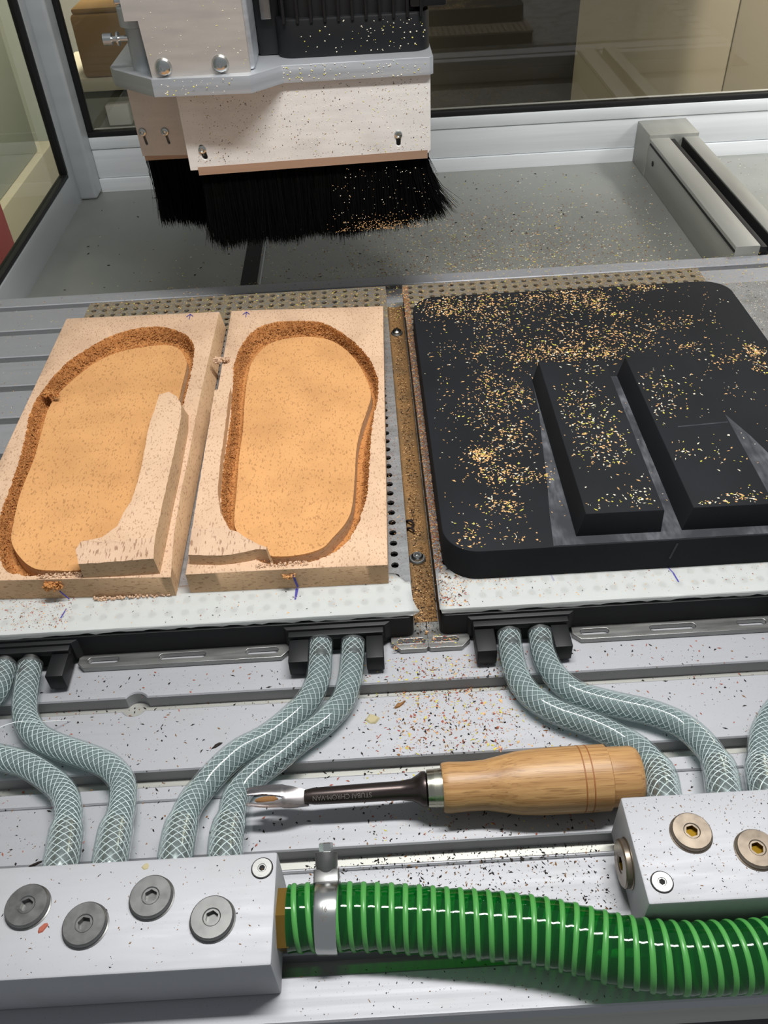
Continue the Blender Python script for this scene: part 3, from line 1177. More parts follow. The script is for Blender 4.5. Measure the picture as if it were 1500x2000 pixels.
LR = [(-0.1637, 0.5367), (-0.1569, 0.5401), (-0.1501, 0.5333), (-0.1455, 0.5241), (-0.1428, 0.5065), (-0.1420, 0.4599), (-0.1416, 0.4237), (-0.1413, 0.3862), (-0.1412, 0.378), (-0.1400, 0.3634), (-0.1625, 0.3632), (-0.1856, 0.3636), (-0.1895, 0.3752), (-0.1871, 0.3799), (-0.1745, 0.3829), (-0.1669, 0.3925), (-0.1657, 0.4033), (-0.1624, 0.4153), (-0.1618, 0.4306), (-0.1621, 0.4521), (-0.1642, 0.4869), (-0.1647, 0.501), (-0.1637, 0.5227)]
LG = [(-0.003, 0.003), (0, 0.004), (0.003, 0.008), (0.0035, 0.008), (0.0030, 0.002), (0.0036, 0), (0.0032, 0), (0.0035, 0), (0.0034, 0), (0.0018, 0), (0, 0), (-0.0005, 0), (0, 0), (-0.001, 0.001), (-0.004, 0.004), (-0.007, 0.005), (-0.009, 0.003), (-0.010, 0), (-0.010, 0), (-0.008, 0), (-0.005, 0), (-0.003, 0), (-0.003, 0)]


def zridge(x, y):
    z = 0.0585
    if y < 0.3795:
        z -= (0.3795 - y) / 0.017 * 0.0022 + 0.0012 * max(0, (-0.150 - x) / 0.036)
    return z


raised(cbL, 'ridge', LR, zridge, LG, 11, 0.0368, [M['rim'], M['corkside'], M['sawn']], 0.3795)
RS = [(-0.1243, 0.5485), (-0.1125, 0.5514), (-0.1121, 0.5267), (-0.1112, 0.4946), (-0.1109, 0.4649), (-0.1090, 0.4282), (-0.1048, 0.4061), (-0.0974, 0.3902), (-0.092, 0.3874), (-0.0868, 0.3823), (-0.0783, 0.3757), (-0.0727, 0.3725), (-0.0735, 0.3712), (-0.0796, 0.3717), (-0.0858, 0.37), (-0.095, 0.3686), (-0.1028, 0.3683), (-0.1212, 0.3703)]
RG = [(0, 0.001), (0.0, 0.001), (0, 0), (0, 0), (0, 0), (0, 0), (0.001, 0), (0.001, 0), (0.001, 0), (0.001, 0), (0.001, 0), (0.002, 0), (0.002, -0.001), (0.001, -0.001), (0, -0.001), (0, -0.001), (0, -0.001), (0, -0.001)]


def zstrip(x, y):
    z = 0.0520
    if y < 0.393:
        z -= (0.393 - y) / 0.024 * 0.0010
    return z


raised(cbR, 'raised_strip', RS, zstrip, RG, 12, 0.0380, [M['rim'], M['corkside'], M['sawn']], 0.393)

# pen arrows and centre lines on the cork
for cb, x, y in ((cbL, -0.1625, 0.681), (cbR, -0.112, 0.679)):
    b = nb()
    z = ZR + 0.0005
    stroke(b, [(x, y - 0.0045, z), (x, y + 0.0045, z)], 0.0006)
    stroke(b, [(x - 0.003, y, z), (x, y + 0.0045, z), (x + 0.003, y, z)], 0.0006)
    mesh_obj('pen_mark', b, M['pen'], cb)
b = nb(); stroke(b, [(-0.0575, 0.3596, 0.0395), (-0.0572, 0.3594, 0.0350), (-0.0560, 0.3592, 0.0285)], 0.0013)
mesh_obj('pen_mark', b, M['pen'], cbR)
b = nb(); stroke(b, [(-0.2030, 0.3622, 0.0345), (-0.1990, 0.3618, 0.0270)], 0.0008)
mesh_obj('pen_mark', b, M['pen'], cbL)


def crumb_lump(name, c, s, parent, m_, seed, n=60):
    """torn cork plug: a heap of jagged crumbs in one piece"""
    r = random.Random(seed)
    b = nb()
    for _ in range(n):
        q = bmesh.new()
        bmesh.ops.create_icosphere(q, subdivisions=1, radius=1)
        k = r.uniform(0.25, 0.5)
        d = Vector((r.uniform(-1, 1) * s[0], r.uniform(-1, 1) * s[1], r.uniform(-0.8, 0.8) * s[2]))
        for v in q.verts:
            v.co = v.co * (max(min(s), 0.0011) * 1.6) * k * r.uniform(0.5, 1.5) + d + Vector(c)
        join(b, q)
    return mesh_obj(name, b, m_, parent)


crumb_lump('torn_plug', (-0.2055, 0.3625, 0.0385), (0.0055, 0.0016, 0.0030), cbL, M['corkwall'], 4)
crumb_lump('torn_edge', (-0.193, 0.3665, 0.0435), (0.022, 0.0016, 0.0007), cbL, M['rim'], 5, 110)
crumb_lump('torn_edge', (-0.160, 0.3605, 0.0272), (0.024, 0.0010, 0.0012), cbL, M['rim'], 6, 130)
crumb_lump('torn_edge', (-0.0640, 0.3650, 0.0435), (0.016, 0.0016, 0.0006), cbR, M['rim'], 7, 80)
crumb_lump('torn_plug', (-0.0605, 0.3602, 0.0375), (0.0040, 0.0010, 0.0016), cbR, M['insole'], 8, 40)
crumb_lump('torn_plug', (-0.2585, 0.5720, 0.0425), (0.0055, 0.0035, 0.0018), cbL, M['corkwall'], 9)
o = crumb_lump('cork_splinter', (-0.1262, 0.6020, 0.0455), (0.0062, 0.0030, 0.0018), None, M['rim'], 10, 60)
tag(o, 'torn cork splinter bridging the gap between the two cork blocks', 'splinter')

# ------------------------------------------------------------------ black foam slab
slab = thing('foam_slab', 'black foam slab with two raised bars and cork chips, on the right vacuum table', 'foam slab', (0.174, 0.52, ZB))
b = nb(); prism(b, rrect(0.0352, 0.3122, 0.3592, 0.6790, 0.022, 10), ZB, 0.0505, 0.0012)
mesh_obj('slab', b, M['foam'], slab, 30)
for x0, x1 in ((0.1190, 0.1672), (0.1835, 0.2330)):
    b = nb()
    prism(b, [(x0 + 0.0012, 0.3685), (x1, 0.3680), (x1 + 0.003, 0.5345), (x0 + 0.0025, 0.5365)], 0.0504, 0.0676, 0.0007,
          [(x0 - 0.0030, 0.3672), (x1 + 0.0004, 0.3668), (x1 + 0.0034, 0.5355), (x0 - 0.0010, 0.5380)])
    mesh_obj('raised_bar', b, M['foam'], slab, 30)
b = nb()
sc = [(0.1010, 0.3602), (0.2900, 0.3602), (0.2900, 0.3950), (0.262, 0.425), (0.2545, 0.455), (0.247, 0.478), (0.240, 0.50), (0.2365, 0.5370), (0.184, 0.5370), (0.170, 0.5390), (0.1180, 0.5395), (0.1165, 0.50), (0.1120, 0.46), (0.108, 0.42), (0.1040, 0.39)]
prism(b, sc, 0.0500, 0.05062)
mesh_obj('scuffed_patch', b, M['scuff'], slab)
b = nb(); stroke(b, [(0.1760, 0.3588, 0.0480), (0.1745, 0.3588, 0.0400), (0.1735, 0.3588, 0.0350)], 0.0012)
mesh_obj('chalk_mark', b, M['scuff'], slab)
b = nb(); stroke(b, [(0.1990, 0.4480, 0.0677), (0.2330, 0.4500, 0.0677)], 0.0010)
mesh_obj('chalk_mark', b, M['scuff'], slab)
b = nb(); stroke(b, [(0.2360, 0.5260, 0.0507), (0.2440, 0.5265, 0.0507)], 0.0012)
mesh_obj('chalk_mark', b, M['scuff'], slab)

# ------------------------------------------------------------------ clear braided hoses
HS = [[(-0.2339, 0.3259, 0.0115), (-0.2339, 0.3088, 0.0103), (-0.2406, 0.2905, 0.0091), (-0.2411, 0.2775, 0.0082), (-0.2291, 0.2669, 0.0082), (-0.2132, 0.2611, 0.0082), (-0.2039, 0.2579, 0.0082), (-0.1905, 0.2496, 0.0082), (-0.1789, 0.2397, 0.0085), (-0.1722, 0.227, 0.0116), (-0.1693, 0.2157, 0.0148), (-0.1665, 0.1985, 0.018), (-0.1660, 0.1895, 0.018)],
      [(-0.2182, 0.3248, 0.0115), (-0.2171, 0.3119, 0.0104), (-0.2155, 0.3002, 0.0093), (-0.2125, 0.2892, 0.0082), (-0.2033, 0.2767, 0.0082), (-0.1897, 0.2685, 0.0082), (-0.1717, 0.2609, 0.0082), (-0.1573, 0.2536, 0.0082), (-0.1484, 0.2438, 0.0082), (-0.146, 0.2353, 0.0092), (-0.1441, 0.225, 0.0122), (-0.1438, 0.214, 0.0151), (-0.1425, 0.1984, 0.018), (-0.1420, 0.1895, 0.018)],
      [(-0.0428, 0.329, 0.0115), (-0.0433, 0.3156, 0.0103), (-0.0446, 0.3017, 0.0091), (-0.0504, 0.2884, 0.0082), (-0.0607, 0.2764, 0.0082), (-0.0733, 0.2653, 0.0085), (-0.0862, 0.2578, 0.009), (-0.0966, 0.2474, 0.009), (-0.1049, 0.2361, 0.009), (-0.1092, 0.2259, 0.0116), (-0.1111, 0.2121, 0.0148), (-0.1107, 0.1975, 0.018), (-0.1105, 0.1895, 0.018)],
      [(-0.0232, 0.3276, 0.0115), (-0.024, 0.3142, 0.0103), (-0.0258, 0.3003, 0.0091), (-0.0306, 0.286, 0.0082), (-0.0413, 0.273, 0.0082), (-0.0544, 0.2627, 0.0082), (-0.0655, 0.2524, 0.0082), (-0.0778, 0.2424, 0.0082), (-0.0856, 0.2319, 0.0085), (-0.0865, 0.2188, 0.0116), (-0.0874, 0.2063, 0.0148), (-0.0865, 0.1958, 0.018), (-0.0862, 0.1895, 0.018)],
      [(0.0712, 0.3269, 0.0115), (0.0705, 0.3113, 0.01), (0.0721, 0.2963, 0.0086), (0.0784, 0.2822, 0.0082), (0.0913, 0.2706, 0.0082), (0.1067, 0.2626, 0.0082), (0.1223, 0.2515, 0.0082), (0.1319, 0.2389, 0.0102), (0.1338, 0.2248, 0.0141), (0.1315, 0.2139, 0.018), (0.1310, 0.2065, 0.018)],
      [(0.0898, 0.3267, 0.0115), (0.0896, 0.3114, 0.01), (0.0936, 0.2962, 0.0086), (0.1037, 0.2832, 0.0082), (0.1221, 0.2746, 0.0082), (0.1425, 0.2671, 0.0082), (0.1567, 0.2575, 0.0082), (0.164, 0.2433, 0.0102), (0.1651, 0.2278, 0.0141), (0.1616, 0.2139, 0.018), (0.1610, 0.2065, 0.018)],
      [(0.2622, 0.3275, 0.0115), (0.2610, 0.3110, 0.0110), (0.2530, 0.2940, 0.0100), (0.2353, 0.2819, 0.0089), (0.2115, 0.265, 0.0082), (0.1984, 0.2505, 0.0082), (0.1891, 0.232, 0.011), (0.1826, 0.2131, 0.018), (0.1825, 0.2065, 0.018)]]
HL = ['clear braided hose leaving the left edge and ending leftmost on the left manifold',
      'clear braided hose from the left black port to the second fitting of the left manifold',
      'clear braided hose from the middle black port to the third fitting of the left manifold',
      'clear braided hose with printed letters ending rightmost on the left manifold',
      'clear braided hose passing behind the end of the wooden chisel handle',
      'clear braided hose from the right black port, right of the hose behind the handle',
      'clear braided hose cut by the right edge of the picture']
HR = 0.0075
hose_paths = []
for h, lb in zip(HS, HL):
    pth = Path(h, 0.002)
    hose_paths.append(pth)
    ho = thing('braided_hose', lb, 'hose', h[len(h) // 2], 'clear braided hoses')
    L = pth.L
    swell = lambda d: HR + 0.0014 * max(0, min(1, (d - (L - 0.030)) / 0.006))
    b = nb(); pth.tube(b, HR, 24, cap=False, rf=swell)
    # cut ends of the wall
    mesh_obj('hose_wall', b, M['hose'], ho, 60)
    b = nb()
    for k in range(9):
        for sg in (1, -1):
            pth.helix(b, 0, 0.00024, 0.034, 2 * pi * k / 9 + (0.2 if sg > 0 else 0), sg, 0.001, L - 0.001, 20, 3, 1.0, lambda d: swell(d) - 0.0011)
    br = mesh_obj('braid', b, M['braid'], ho, 60)
    br['kind'] = 'stuff'
    b = nb(); pth.tube(b, HR - 0.0017, 18, 0.001, L - 0.0285, False)
    mesh_obj('inner_liner', b, M['liner'], ho, 60)
    b = nb(); pth.tube(b, 0.0058, 18, L - 0.028, L + 0.0, True)
    mesh_obj('barb_fitting', b, M['bright'], ho, 60)


def wrap_text(name, body, size, path, d, ang, r, m_, parent, sx=1.0, flip=True):
    """lay flat text on a tube: x runs along the path, y around it"""
    me = text_mesh(body, size)
    xs = [v.co.x for v in me.vertices]
    for v in me.vertices:
        x = v.co.x * sx
        y = v.co.y
        if flip:
            v.co = path.at(d - x, ang + (y / r), r)
        else:
            v.co = path.at(d + x, ang - (y / r), r)
    return link(name, me, m_, parent)


b4 = [o for o in bpy.data.objects if o.get('label') == HL[3]][0]
wrap_text('printed_letters', 'NZEC  NAPE  MAC2E 10  S', 0.0040, hose_paths[3], 0.060, -0.75, HR + 0.00012, M['ink'], b4, 1.0, False)


# ------------------------------------------------------------------ manifold blocks
def plug_bm(r=0.0098, h=0.0032, hexr=0.0030):
    b = nb()
    n = 36
    prof = [(0, r + 0.0004), (0.0004, r + 0.0004), (0.0007, r - 0.0002), (h - 0.0006, r - 0.0002), (h, r - 0.0008)]
    prev = None
    for d, rr in prof:
        rg = ring(b, (0, 0, d), Vector((1, 0, 0)), Vector((0, 1, 0)), rr, n)
        if prev:
            bridge(b, prev, rg)
        prev = rg
    mid = ring(b, (0, 0, h), Vector((1, 0, 0)), Vector((0, 1, 0)), hexr * 1.35, n)
    bridge(b, prev, mid)
    mid2 = ring(b, (0, 0, h - 0.0004), Vector((1, 0, 0)), Vector((0, 1, 0)), hexr * 1.2, n)
    bridge(b, mid, mid2)
    hexv = []
    for k in range(n):
        a = 2 * pi * k / n
        s = a % (pi / 3) - pi / 6
        q = hexr * cos(pi / 6) / cos(s)
        hexv.append((q * cos(a), q * sin(a)))
    h1 = [b.verts.new((x, y, h - 0.0004)) for x, y in hexv]
    h2 = [b.verts.new((x, y, h - 0.0030)) for x, y in hexv]
    bridge(b, mid2, h1)
    bridge(b, h1, h2)
    b.faces.new(h2)
    for f in b.faces:
        c = f.calc_center_median()
        if hypot(c.x, c.y) < hexr * 1.0 and c.z < h - 0.0005:
            f.material_index = 1
    return b


def put_plug(parent, name, loc, m_, rot=0.0, normal=(0, 0, 1), scale=1.0, inner=None):
    b = plug_bm()
    q = Vector((0, 0, 1)).rotation_difference(Vector(normal)).to_matrix().to_4x4()
    mt = Matrix.Translation(loc) @ q @ Matrix.Rotation(rot, 4, 'Z') @ Matrix.Scale(scale, 4)
    b.transform(mt)
    return mesh_obj(name, b, [m_, inner or M['plug']], parent, 30)


ZM = 0.0345
manL = thing('manifold_block', 'aluminium manifold block with four grey plugs, at the lower left', 'manifold', (-0.17, 0.162, 0), 'aluminium manifold blocks')
b = nb(); box(b, -0.3245, -0.0585, 0.1377, 0.1872, 0.0003, ZM, 0.0012)
mesh_obj('block', b, M['block'], manL, 30)
for x, y in ((-0.1692, 0.1679), (-0.1413, 0.1583), (-0.1139, 0.1687), (-0.0854, 0.1578)):
    put_plug(manL, 'plug', (x, y, ZM - 0.0001), M['plug'], RNG.uniform(0, 1))
def socket_screw(parent, x, y):
    b = nb(); lathe(b, (x, y, ZM - 0.0002), (0, 0, 1), [(0, 0.0051), (0.00025, 0.0051)], 28)
    c = mesh_obj('counterbore', b, M['hole'], parent)  # dark disc under the screw, painting the shaded groove around it
    put_plug(c, 'socket_screw', (x, y, ZM - 0.0009), M['steel'], 0.3, (0, 0, 1), 0.49, M['bright'])


socket_screw(manL, -0.0652, 0.1796)
b = nb(); lathe(b, (-0.0586, 0.1632, 0.0172), (1, 0, 0), [(0, 0.0142), (0.0052, 0.0142)], 6)
fit = mesh_obj('hex_fitting', b, M['brass'], manL)
manR = thing('manifold_block', 'aluminium manifold block with bronze plugs, at the right edge', 'manifold', (0.19, 0.179, 0), 'aluminium manifold blocks')
b = nb(); box(b, 0.1050, 0.3200, 0.1534, 0.2042, 0.0003, ZM, 0.0012)
mesh_obj('block', b, M['block'], manR, 30)
inner = mat('oily_brass_recess', (120, 92, 20), 0.3, 0.9)
for x, y in ((0.1327, 0.1841), (0.1593, 0.1744), (0.1885, 0.1841)):
    put_plug(manR, 'plug', (x, y, ZM - 0.0001), M['bronze'], 0.2, (0, 0, 1), 0.95, inner)
socket_screw(manR, 0.1133, 0.1627)
put_plug(manR, 'end_plug', (0.1051, 0.1800, 0.0172), M['bronze'], 0.5, (-1, 0, 0), 1.15, inner)

# ------------------------------------------------------------------ green suction hose
G = [(-0.0542, 0.1636, 0.0172), (-0.0342, 0.1634, 0.0172), (-0.0108, 0.1616, 0.0172), (0.0123, 0.1587, 0.0172), (0.0465, 0.1539, 0.0172), (0.0689, 0.1490, 0.0172), (0.0909, 0.1418, 0.0180), (0.1133, 0.1370, 0.0190), (0.136, 0.1358, 0.0190), (0.1588, 0.1360, 0.0190), (0.1823, 0.138, 0.0190), (0.215, 0.140, 0.0190), (0.26, 0.138, 0.0190), (0.32, 0.137, 0.0190)]
gp = Path(G, 0.002)
gh = thing('suction_hose', 'green ribbed suction hose running to the right from the left manifold', 'hose', (0.05, 0.152, 0))
GR = 0.0142
b = nb(); gp.tube(b, GR, 40, 0, None, False, 0.002, lambda d: GR + 0.0003 * cos(2 * pi * d / 0.0063))
mesh_obj('hose_wall', b, M['green'], gh, 60)
b = nb(); gp.helix(b, GR - 0.0001, 0.00128, 0.00625, pi, 1, 0.0005, gp.L, 44, 8, 0.6)
mesh_obj('spiral_rib', b, M['rib'], gh, 60)
# worm drive clamp
b = nb()
d0, d1 = 0.0128, 0.0230
n = 48
for rr, flip in ((GR + 0.0016, 1), (GR + 0.0008, -1)):
    pass
prev = None
prof = [(d0, GR + 0.0006), (d0, GR + 0.0016), (d0 + 0.0008, GR + 0.0019), (d1 - 0.0008, GR + 0.0019), (d1, GR + 0.0016), (d1, GR + 0.0006)]
for d, r in prof:
    rg = [b.verts.new(gp.at(d, 2 * pi * k / n, r)) for k in range(n)]
    if prev:
        bridge(b, prev, rg)
    prev = rg
clamp = mesh_obj('hose_clamp', b, M['darksteel'] if False else M['bright'], gh, 30)
wrap_text('embossed_digits', '16', 0.0030, gp, 0.0160, 0.26, GR + 0.0021, M['engrave'], clamp, 1.0, False)
wrap_text('embossed_digits', '27', 0.0030, gp, 0.0160, 0.50, GR + 0.0021, M['engrave'], clamp, 1.0, False)
# screw housing stands up behind the band
cx = (d0 + d1) / 2 - 0.0542 + 0.0
b = nb()
hx = -0.0542 + (d0 + d1) / 2
prism(b, [(hx - 0.0058, 0.1735), (hx + 0.0058, 0.1735), (hx + 0.0058, 0.1800), (hx - 0.0058, 0.1800)], 0.0215, 0.0300, 0.0006,
      [(hx - 0.0058, 0.1735), (hx + 0.0058, 0.1735), (hx + 0.0058, 0.1800), (hx - 0.0058, 0.1800)])
mesh_obj('screw_housing', b, M['plug'], clamp, 30)
b = nb()
lathe(b, (hx, 0.1795, 0.0262), (0.0, 0.9, 0.42), [(0, 0.0040), (0.003, 0.0052), (0.009, 0.0052), (0.0092, 0.0046)], 20)
sc_ = mesh_obj('screw_drum', b, M['plug'], clamp, 30)
b = nb()
lathe(b, (hx, 0.1872, 0.0298), (0.0, 0.9, 0.42), [(0, 0.0034), (0.0042, 0.0034), (0.0046, 0.0028)], 6)
mesh_obj('hex_head', b, M['bright'], clamp, 30)

# ------------------------------------------------------------------ V gouge with ash handle
A = Vector((-0.0786, 0.2240, 0.0165))
Bp = Vector((0.1225, 0.2254, 0.0165))
ax = (Bp - A).normalized()
CHL = (Bp - A).length
ch = thing('gouge_chisel', 'fork tipped carving chisel with a wooden handle lying on the bed', 'chisel', (0.02, 0.222, 0))
cp = Path([A, A.lerp(Bp, 0.33), A.lerp(Bp, 0.66), Bp], 0.002)
X = lambda px: px - A.x


def handle_r(px):
    tab = [(0.0215, 0.0118), (0.0225, 0.0124), (0.0255, 0.0126), (0.034, 0.0122), (0.0434, 0.0124), (0.052, 0.0140), (0.0603, 0.0156), (0.072, 0.0164), (0.094, 0.0166), (0.1055, 0.0165), (0.1062, 0.0150), (0.1190, 0.0147), (0.1215, 0.0137), (0.1225, 0.0120)]
    return tab


b = nb()
prof = [(X(p), r) for p, r in handle_r(0)]
lathe(b, A, ax, prof, 40)
hd = mesh_obj('handle', b, M['oak'], ch, 40)
for p in (0.0915, 0.0955):
    b = nb(); lathe(b, A, ax, [(X(p), 0.01645), (X(p) + 0.0001, 0.01672), (X(p) + 0.0007, 0.01672), (X(p) + 0.0008, 0.01645)], 40, (False, False))
    mesh_obj('burnt_ring', b, M['oakdark'], hd, 40)
b = nb(); lathe(b, A, ax, [(X(0.0138), 0.0088), (X(0.0140), 0.0094), (X(0.0215), 0.0098), (X(0.0218), 0.0094)], 36)
mesh_obj('ferrule', b, M['ferrule'], ch, 40)
b = nb(); lathe(b, A, ax, [(X(-0.0490), 0.0034), (X(-0.0440), 0.0042), (X(-0.02), 0.0046), (X(0.0000), 0.0048), (X(0.0060), 0.0056), (X(0.0095), 0.0075), (X(0.0112), 0.0088), (X(0.0130), 0.0088), (X(0.0136), 0.0080)], 32)
shaft = mesh_obj('shaft', b, M['darksteel'], ch, 40)
wrap_text('engraved_letters', 'STUBAI CHROM-VAN', 0.0036, cp, X(-0.0145), 0.50, 0.00475, M['engrave'], shaft, 0.88, True)
# forked, spoon shaped tip
b = nb()
NU, NV = 26, 18
g = []
for i in range(NU + 1):
    u = i / NU                       # 0 at shaft, 1 at tip
    d = X(-0.0470) + (X(-0.0786) - X(-0.0470)) * u
    e = sin(min(1, u / 0.45) * pi / 2)
    w_ = 0.0039 + 0.0025 * e - 0.0016 * max(0, (u - 0.66) / 0.34) ** 1.5
    slot = 0.0 if u < 0.42 else 0.0021 * min(1, ((u - 0.42) / 0.30) ** 0.6)
    row = []
    for j in range(NV + 1):
        v = -1 + 2 * j / NV
        y = w_ * v
        if slot:
            y = (slot + (w_ - slot) * abs(v)) * (1 if v >= 0 else -1)
        cup = 0.0030 * (v * v) * min(1, u * 2) if not slot else 0.0030 * (0.25 + 0.75 * v * v)
        row.append((d, y, 0.0006 + cup - 0.0018 * (1 - u)))
    g.append(row)
side = ax.cross(Vector((0, 0, 1))).normalized()
upv = Vector((0, 0, 1))


def P3(d, y, z):
    return A + ax * d + side * y + upv * z


for off, fl in ((0.0, False), (-0.0022, True)):
    vs = [[b.verts.new(P3(p[0], p[1] * (0.9 if fl else 1), p[2] + (off * (1 - 0.75 * (i / NU))))) for p in row] for i, row in enumerate(g)]
    for i in range(NU):
        for j in range(NV):
            if g[i][j][1] < 0 < g[i][j + 1][1] or (j in (NV // 2 - 1, NV // 2) and i / NU > 0.45 and (g[i][NV // 2 - 1][1] * 0 + 1) and abs(j + 0.5 - NV / 2) < 1 and ((j == NV // 2 - 1 and False) or j == NV // 2 - 1)):
                if i / NU > 0.42:
                    continue
            b.faces.new((vs[i][j], vs[i][j + 1], vs[i + 1][j + 1], vs[i + 1][j]))
    if not fl:
        v1 = vs
    else:
        v2 = vs
for j in (0, NV):
    for i in range(NU):
        b.faces.new((v1[i][j], v1[i + 1][j], v2[i + 1][j], v2[i][j]))
for j in range(NV):
    if j == NV // 2 - 1:
        continue
    b.faces.new((v1[NU][j], v1[NU][j + 1], v2[NU][j + 1], v2[NU][j]))
for i in range(NU):
    if i / NU > 0.42:
        for j in (NV // 2 - 1, NV // 2):
            b.faces.new((v1[i][j], v1[i + 1][j], v2[i + 1][j], v2[i][j]))
mesh_obj('forked_tip', b, M['chisel'], ch, 40)
b = nb()
lathe(b, P3(X(-0.0625), 0.0002, 0.0), -ax + side * 0.02, [(0, 0.0002), (0.002, 0.0016), (0.007, 0.0018), (0.0105, 0.0012), (0.012, 0.0003)], 10)
mesh_obj('wood_shaving', b, M['chipb'], ch, 40)

# ------------------------------------------------------------------ slotted rail on the right of the tray
rail = thing('slotted_rail', 'grey slotted aluminium rail running back to the rear wall on the right', 'rail', (0.413, 1.0, ZF))
b = nb()
box(b, 0.3825, 0.4085, 0.8235, 1.155, ZF, 0.010, 0.0008)
box(b, 0.4275, 0.4470, 0.8235, 1.155, ZF, 0.010, 0.0008)
box(b, 0.4080, 0.4280, 0.8235, 1.155, ZF, -0.006)
mesh_obj('rail_profile', b, M['railm'], rail, 30)
b = nb(); box(b, 0.4088, 0.4272, 0.8235, 1.1545, -0.006, -0.0055)
mesh_obj('slot_floor', b, M['hole'], rail)  # slot floor in near-black, the shade of its depth put into the colour
b = nb(); box(b, 0.4262, 0.4274, 0.8240, 1.1545, -0.0054, 0.0092)
mesh_obj('slot_shade', b, M['hole'], rail)  # black sheet added on the far wall, painting the slot's deep shade
b = nb(); box(b, 0.4086, 0.4162, 0.8240, 1.1545, -0.0054, 0.0080, 0.0005)
mesh_obj('slot_insert', b, M['rubber'], rail, 30)
b = nb(); box(b, 0.3818, 0.3826, 0.8240, 1.148, 0.0035, 0.0060)
mesh_obj('side_groove', b, M['hole'], rail)  # flat dark strip drawn in place of a cut groove
b = nb(); box(b, 0.3815, 0.4480, 1.153, 1.2125, ZF, 0.0145, 0.0012)
mesh_obj('end_cap', b, M['railm'], rail, 30)
b = nb(); lathe(b, (0.3822, 1.125, -0.013), (-1, 0, 0), [(0, 0.0035), (0.0004, 0.0035)], 16)
mesh_obj('side_hole', b, M['hole'], rail)  # flat dark disc drawn in place of a bored hole

# ------------------------------------------------------------------ milling head with brush skirt
head = thing('milling_head', 'milling spindle head with metal cover and black brush skirt', 'milling head', (-0.05, 0.80, 0.08))
YC = 0.738
ZB0 = 0.1525


def wallplate(name, loops, y, thick, m_, parent, bevel=0.0003):
    fr = Matrix.Translation((0, y, 0)) @ Matrix.Rotation(radians(90), 4, 'X')
    return curve_shape(name, loops, thick, 0, m_, parent, bevel, fr)


slotA = slot_loop((-0.1352, 0.1690), (-0.1337, 0.1610), 0.0026)
slotB = slot_loop((0.0305, 0.1705), (0.0305, 0.1625), 0.0022)
cover = wallplate('front_cover', [[(-0.1478, 0.1508), (0.0555, 0.1540), (0.0575, 0.1565), (0.0575, 0.2165), (-0.1478, 0.2165)], slotA, slotB], YC + 0.001, 0.002, metal_mat('speckled_cover_sheet', (226, 223, 219), 0.5, 0.15, (30, 30, 200), 0.06, 0.9), head)
b = nb(); box(b, -0.1470, -0.1452, YC + 0.001, 0.86, 0.1510, 0.2165)
mesh_obj('cover_side', b, M['alu'], cover, 30)
b = nb(); box(b, 0.0555, 0.0573, YC + 0.001, 0.86, 0.1540, 0.2165)
mesh_obj('cover_side', b, M['alu'], cover, 30)
b = nb(); prism(b, [(-0.145, YC + 0.0025), (0.056, YC + 0.0025), (0.056, 0.8605), (-0.145, 0.8605)], 0.1555, 0.158)
mesh_obj('backing', b, M['plug'], cover)
for (x, z) in ((-0.1350, 0.1672), (0.0305, 0.1702)):
    b = nb(); lathe(b, (x, YC + 0.0005, z), (0, -1, 0), [(0, 0.0036), (0.0006, 0.0036), (0.0018, 0.0030), (0.0022, 0.0018), (0.0016, 0.0010)], 20)
    mesh_obj('screw_head', b, M['bright'], cover, 30)
b = nb(); prism(b, [(-0.1415, YC - 0.0005), (0.0550, YC - 0.0005), (0.0550, YC + 0.004), (-0.1415, YC + 0.004)], 0.1462, 0.1530)
for v in b.verts:
    v.co.z += 0.0032 * (v.co.x + 0.1415) / 0.19
mesh_obj('copper_strip', b, M['copper'], head)
YL = 0.780
sl = [slot_loop((-0.1912, 0.1710), (-0.1900, 0.1615), 0.0014), slot_loop((-0.1717, 0.1704), (-0.1703, 0.1612), 0.0014)]
lp = wallplate('left_cover', [[(-0.1958, 0.1515), (-0.1450, 0.1497), (-0.1450, 0.2165), (-0.1965, 0.2165)]] + sl, YL, 0.0025, metal_mat('dull_cover_sheet', (206, 198, 190), 0.5, 0.3, (30, 30, 200), 0.06, 0.3), head)
b = nb(); box(b, -0.1945, -0.1460, YL + 0.0015, YL + 0.003, 0.153, 0.2160)
mesh_obj('backing', b, M['plug'], lp)
for (x, z) in ((-0.1914, 0.1715), (-0.1719, 0.1708)):
    b = nb(); lathe(b, (x, YL - 0.0012, z), (0, -1, 0), [(0, 0.0036), (0.0006, 0.0036), (0.0018, 0.0030), (0.0022, 0.0018), (0.0016, 0.0010)], 20)
    mesh_obj('screw_head', b, M['bright'], lp, 30)
b = nb(); box(b, -0.1945, -0.145, YL - 0.001, YL + 0.006, 0.1470, 0.1515)
mesh_obj('copper_strip', b, M['copper'], head)
# thick flange plate
FP = [(-0.1974, 0.7523), (-0.1605, 0.7164), (-0.0840, 0.7118), (-0.0602, 0.7340), (0.0570, 0.7340), (0.0600, 0.7370), (0.0600, 0.88), (-0.2012, 0.88), (-0.2012, 0.76)]
b = nb(); prism(b, FP, 0.2160, 0.2290, 0.0006)
mesh_obj('flange_plate', b, M['alu'], head, 30)
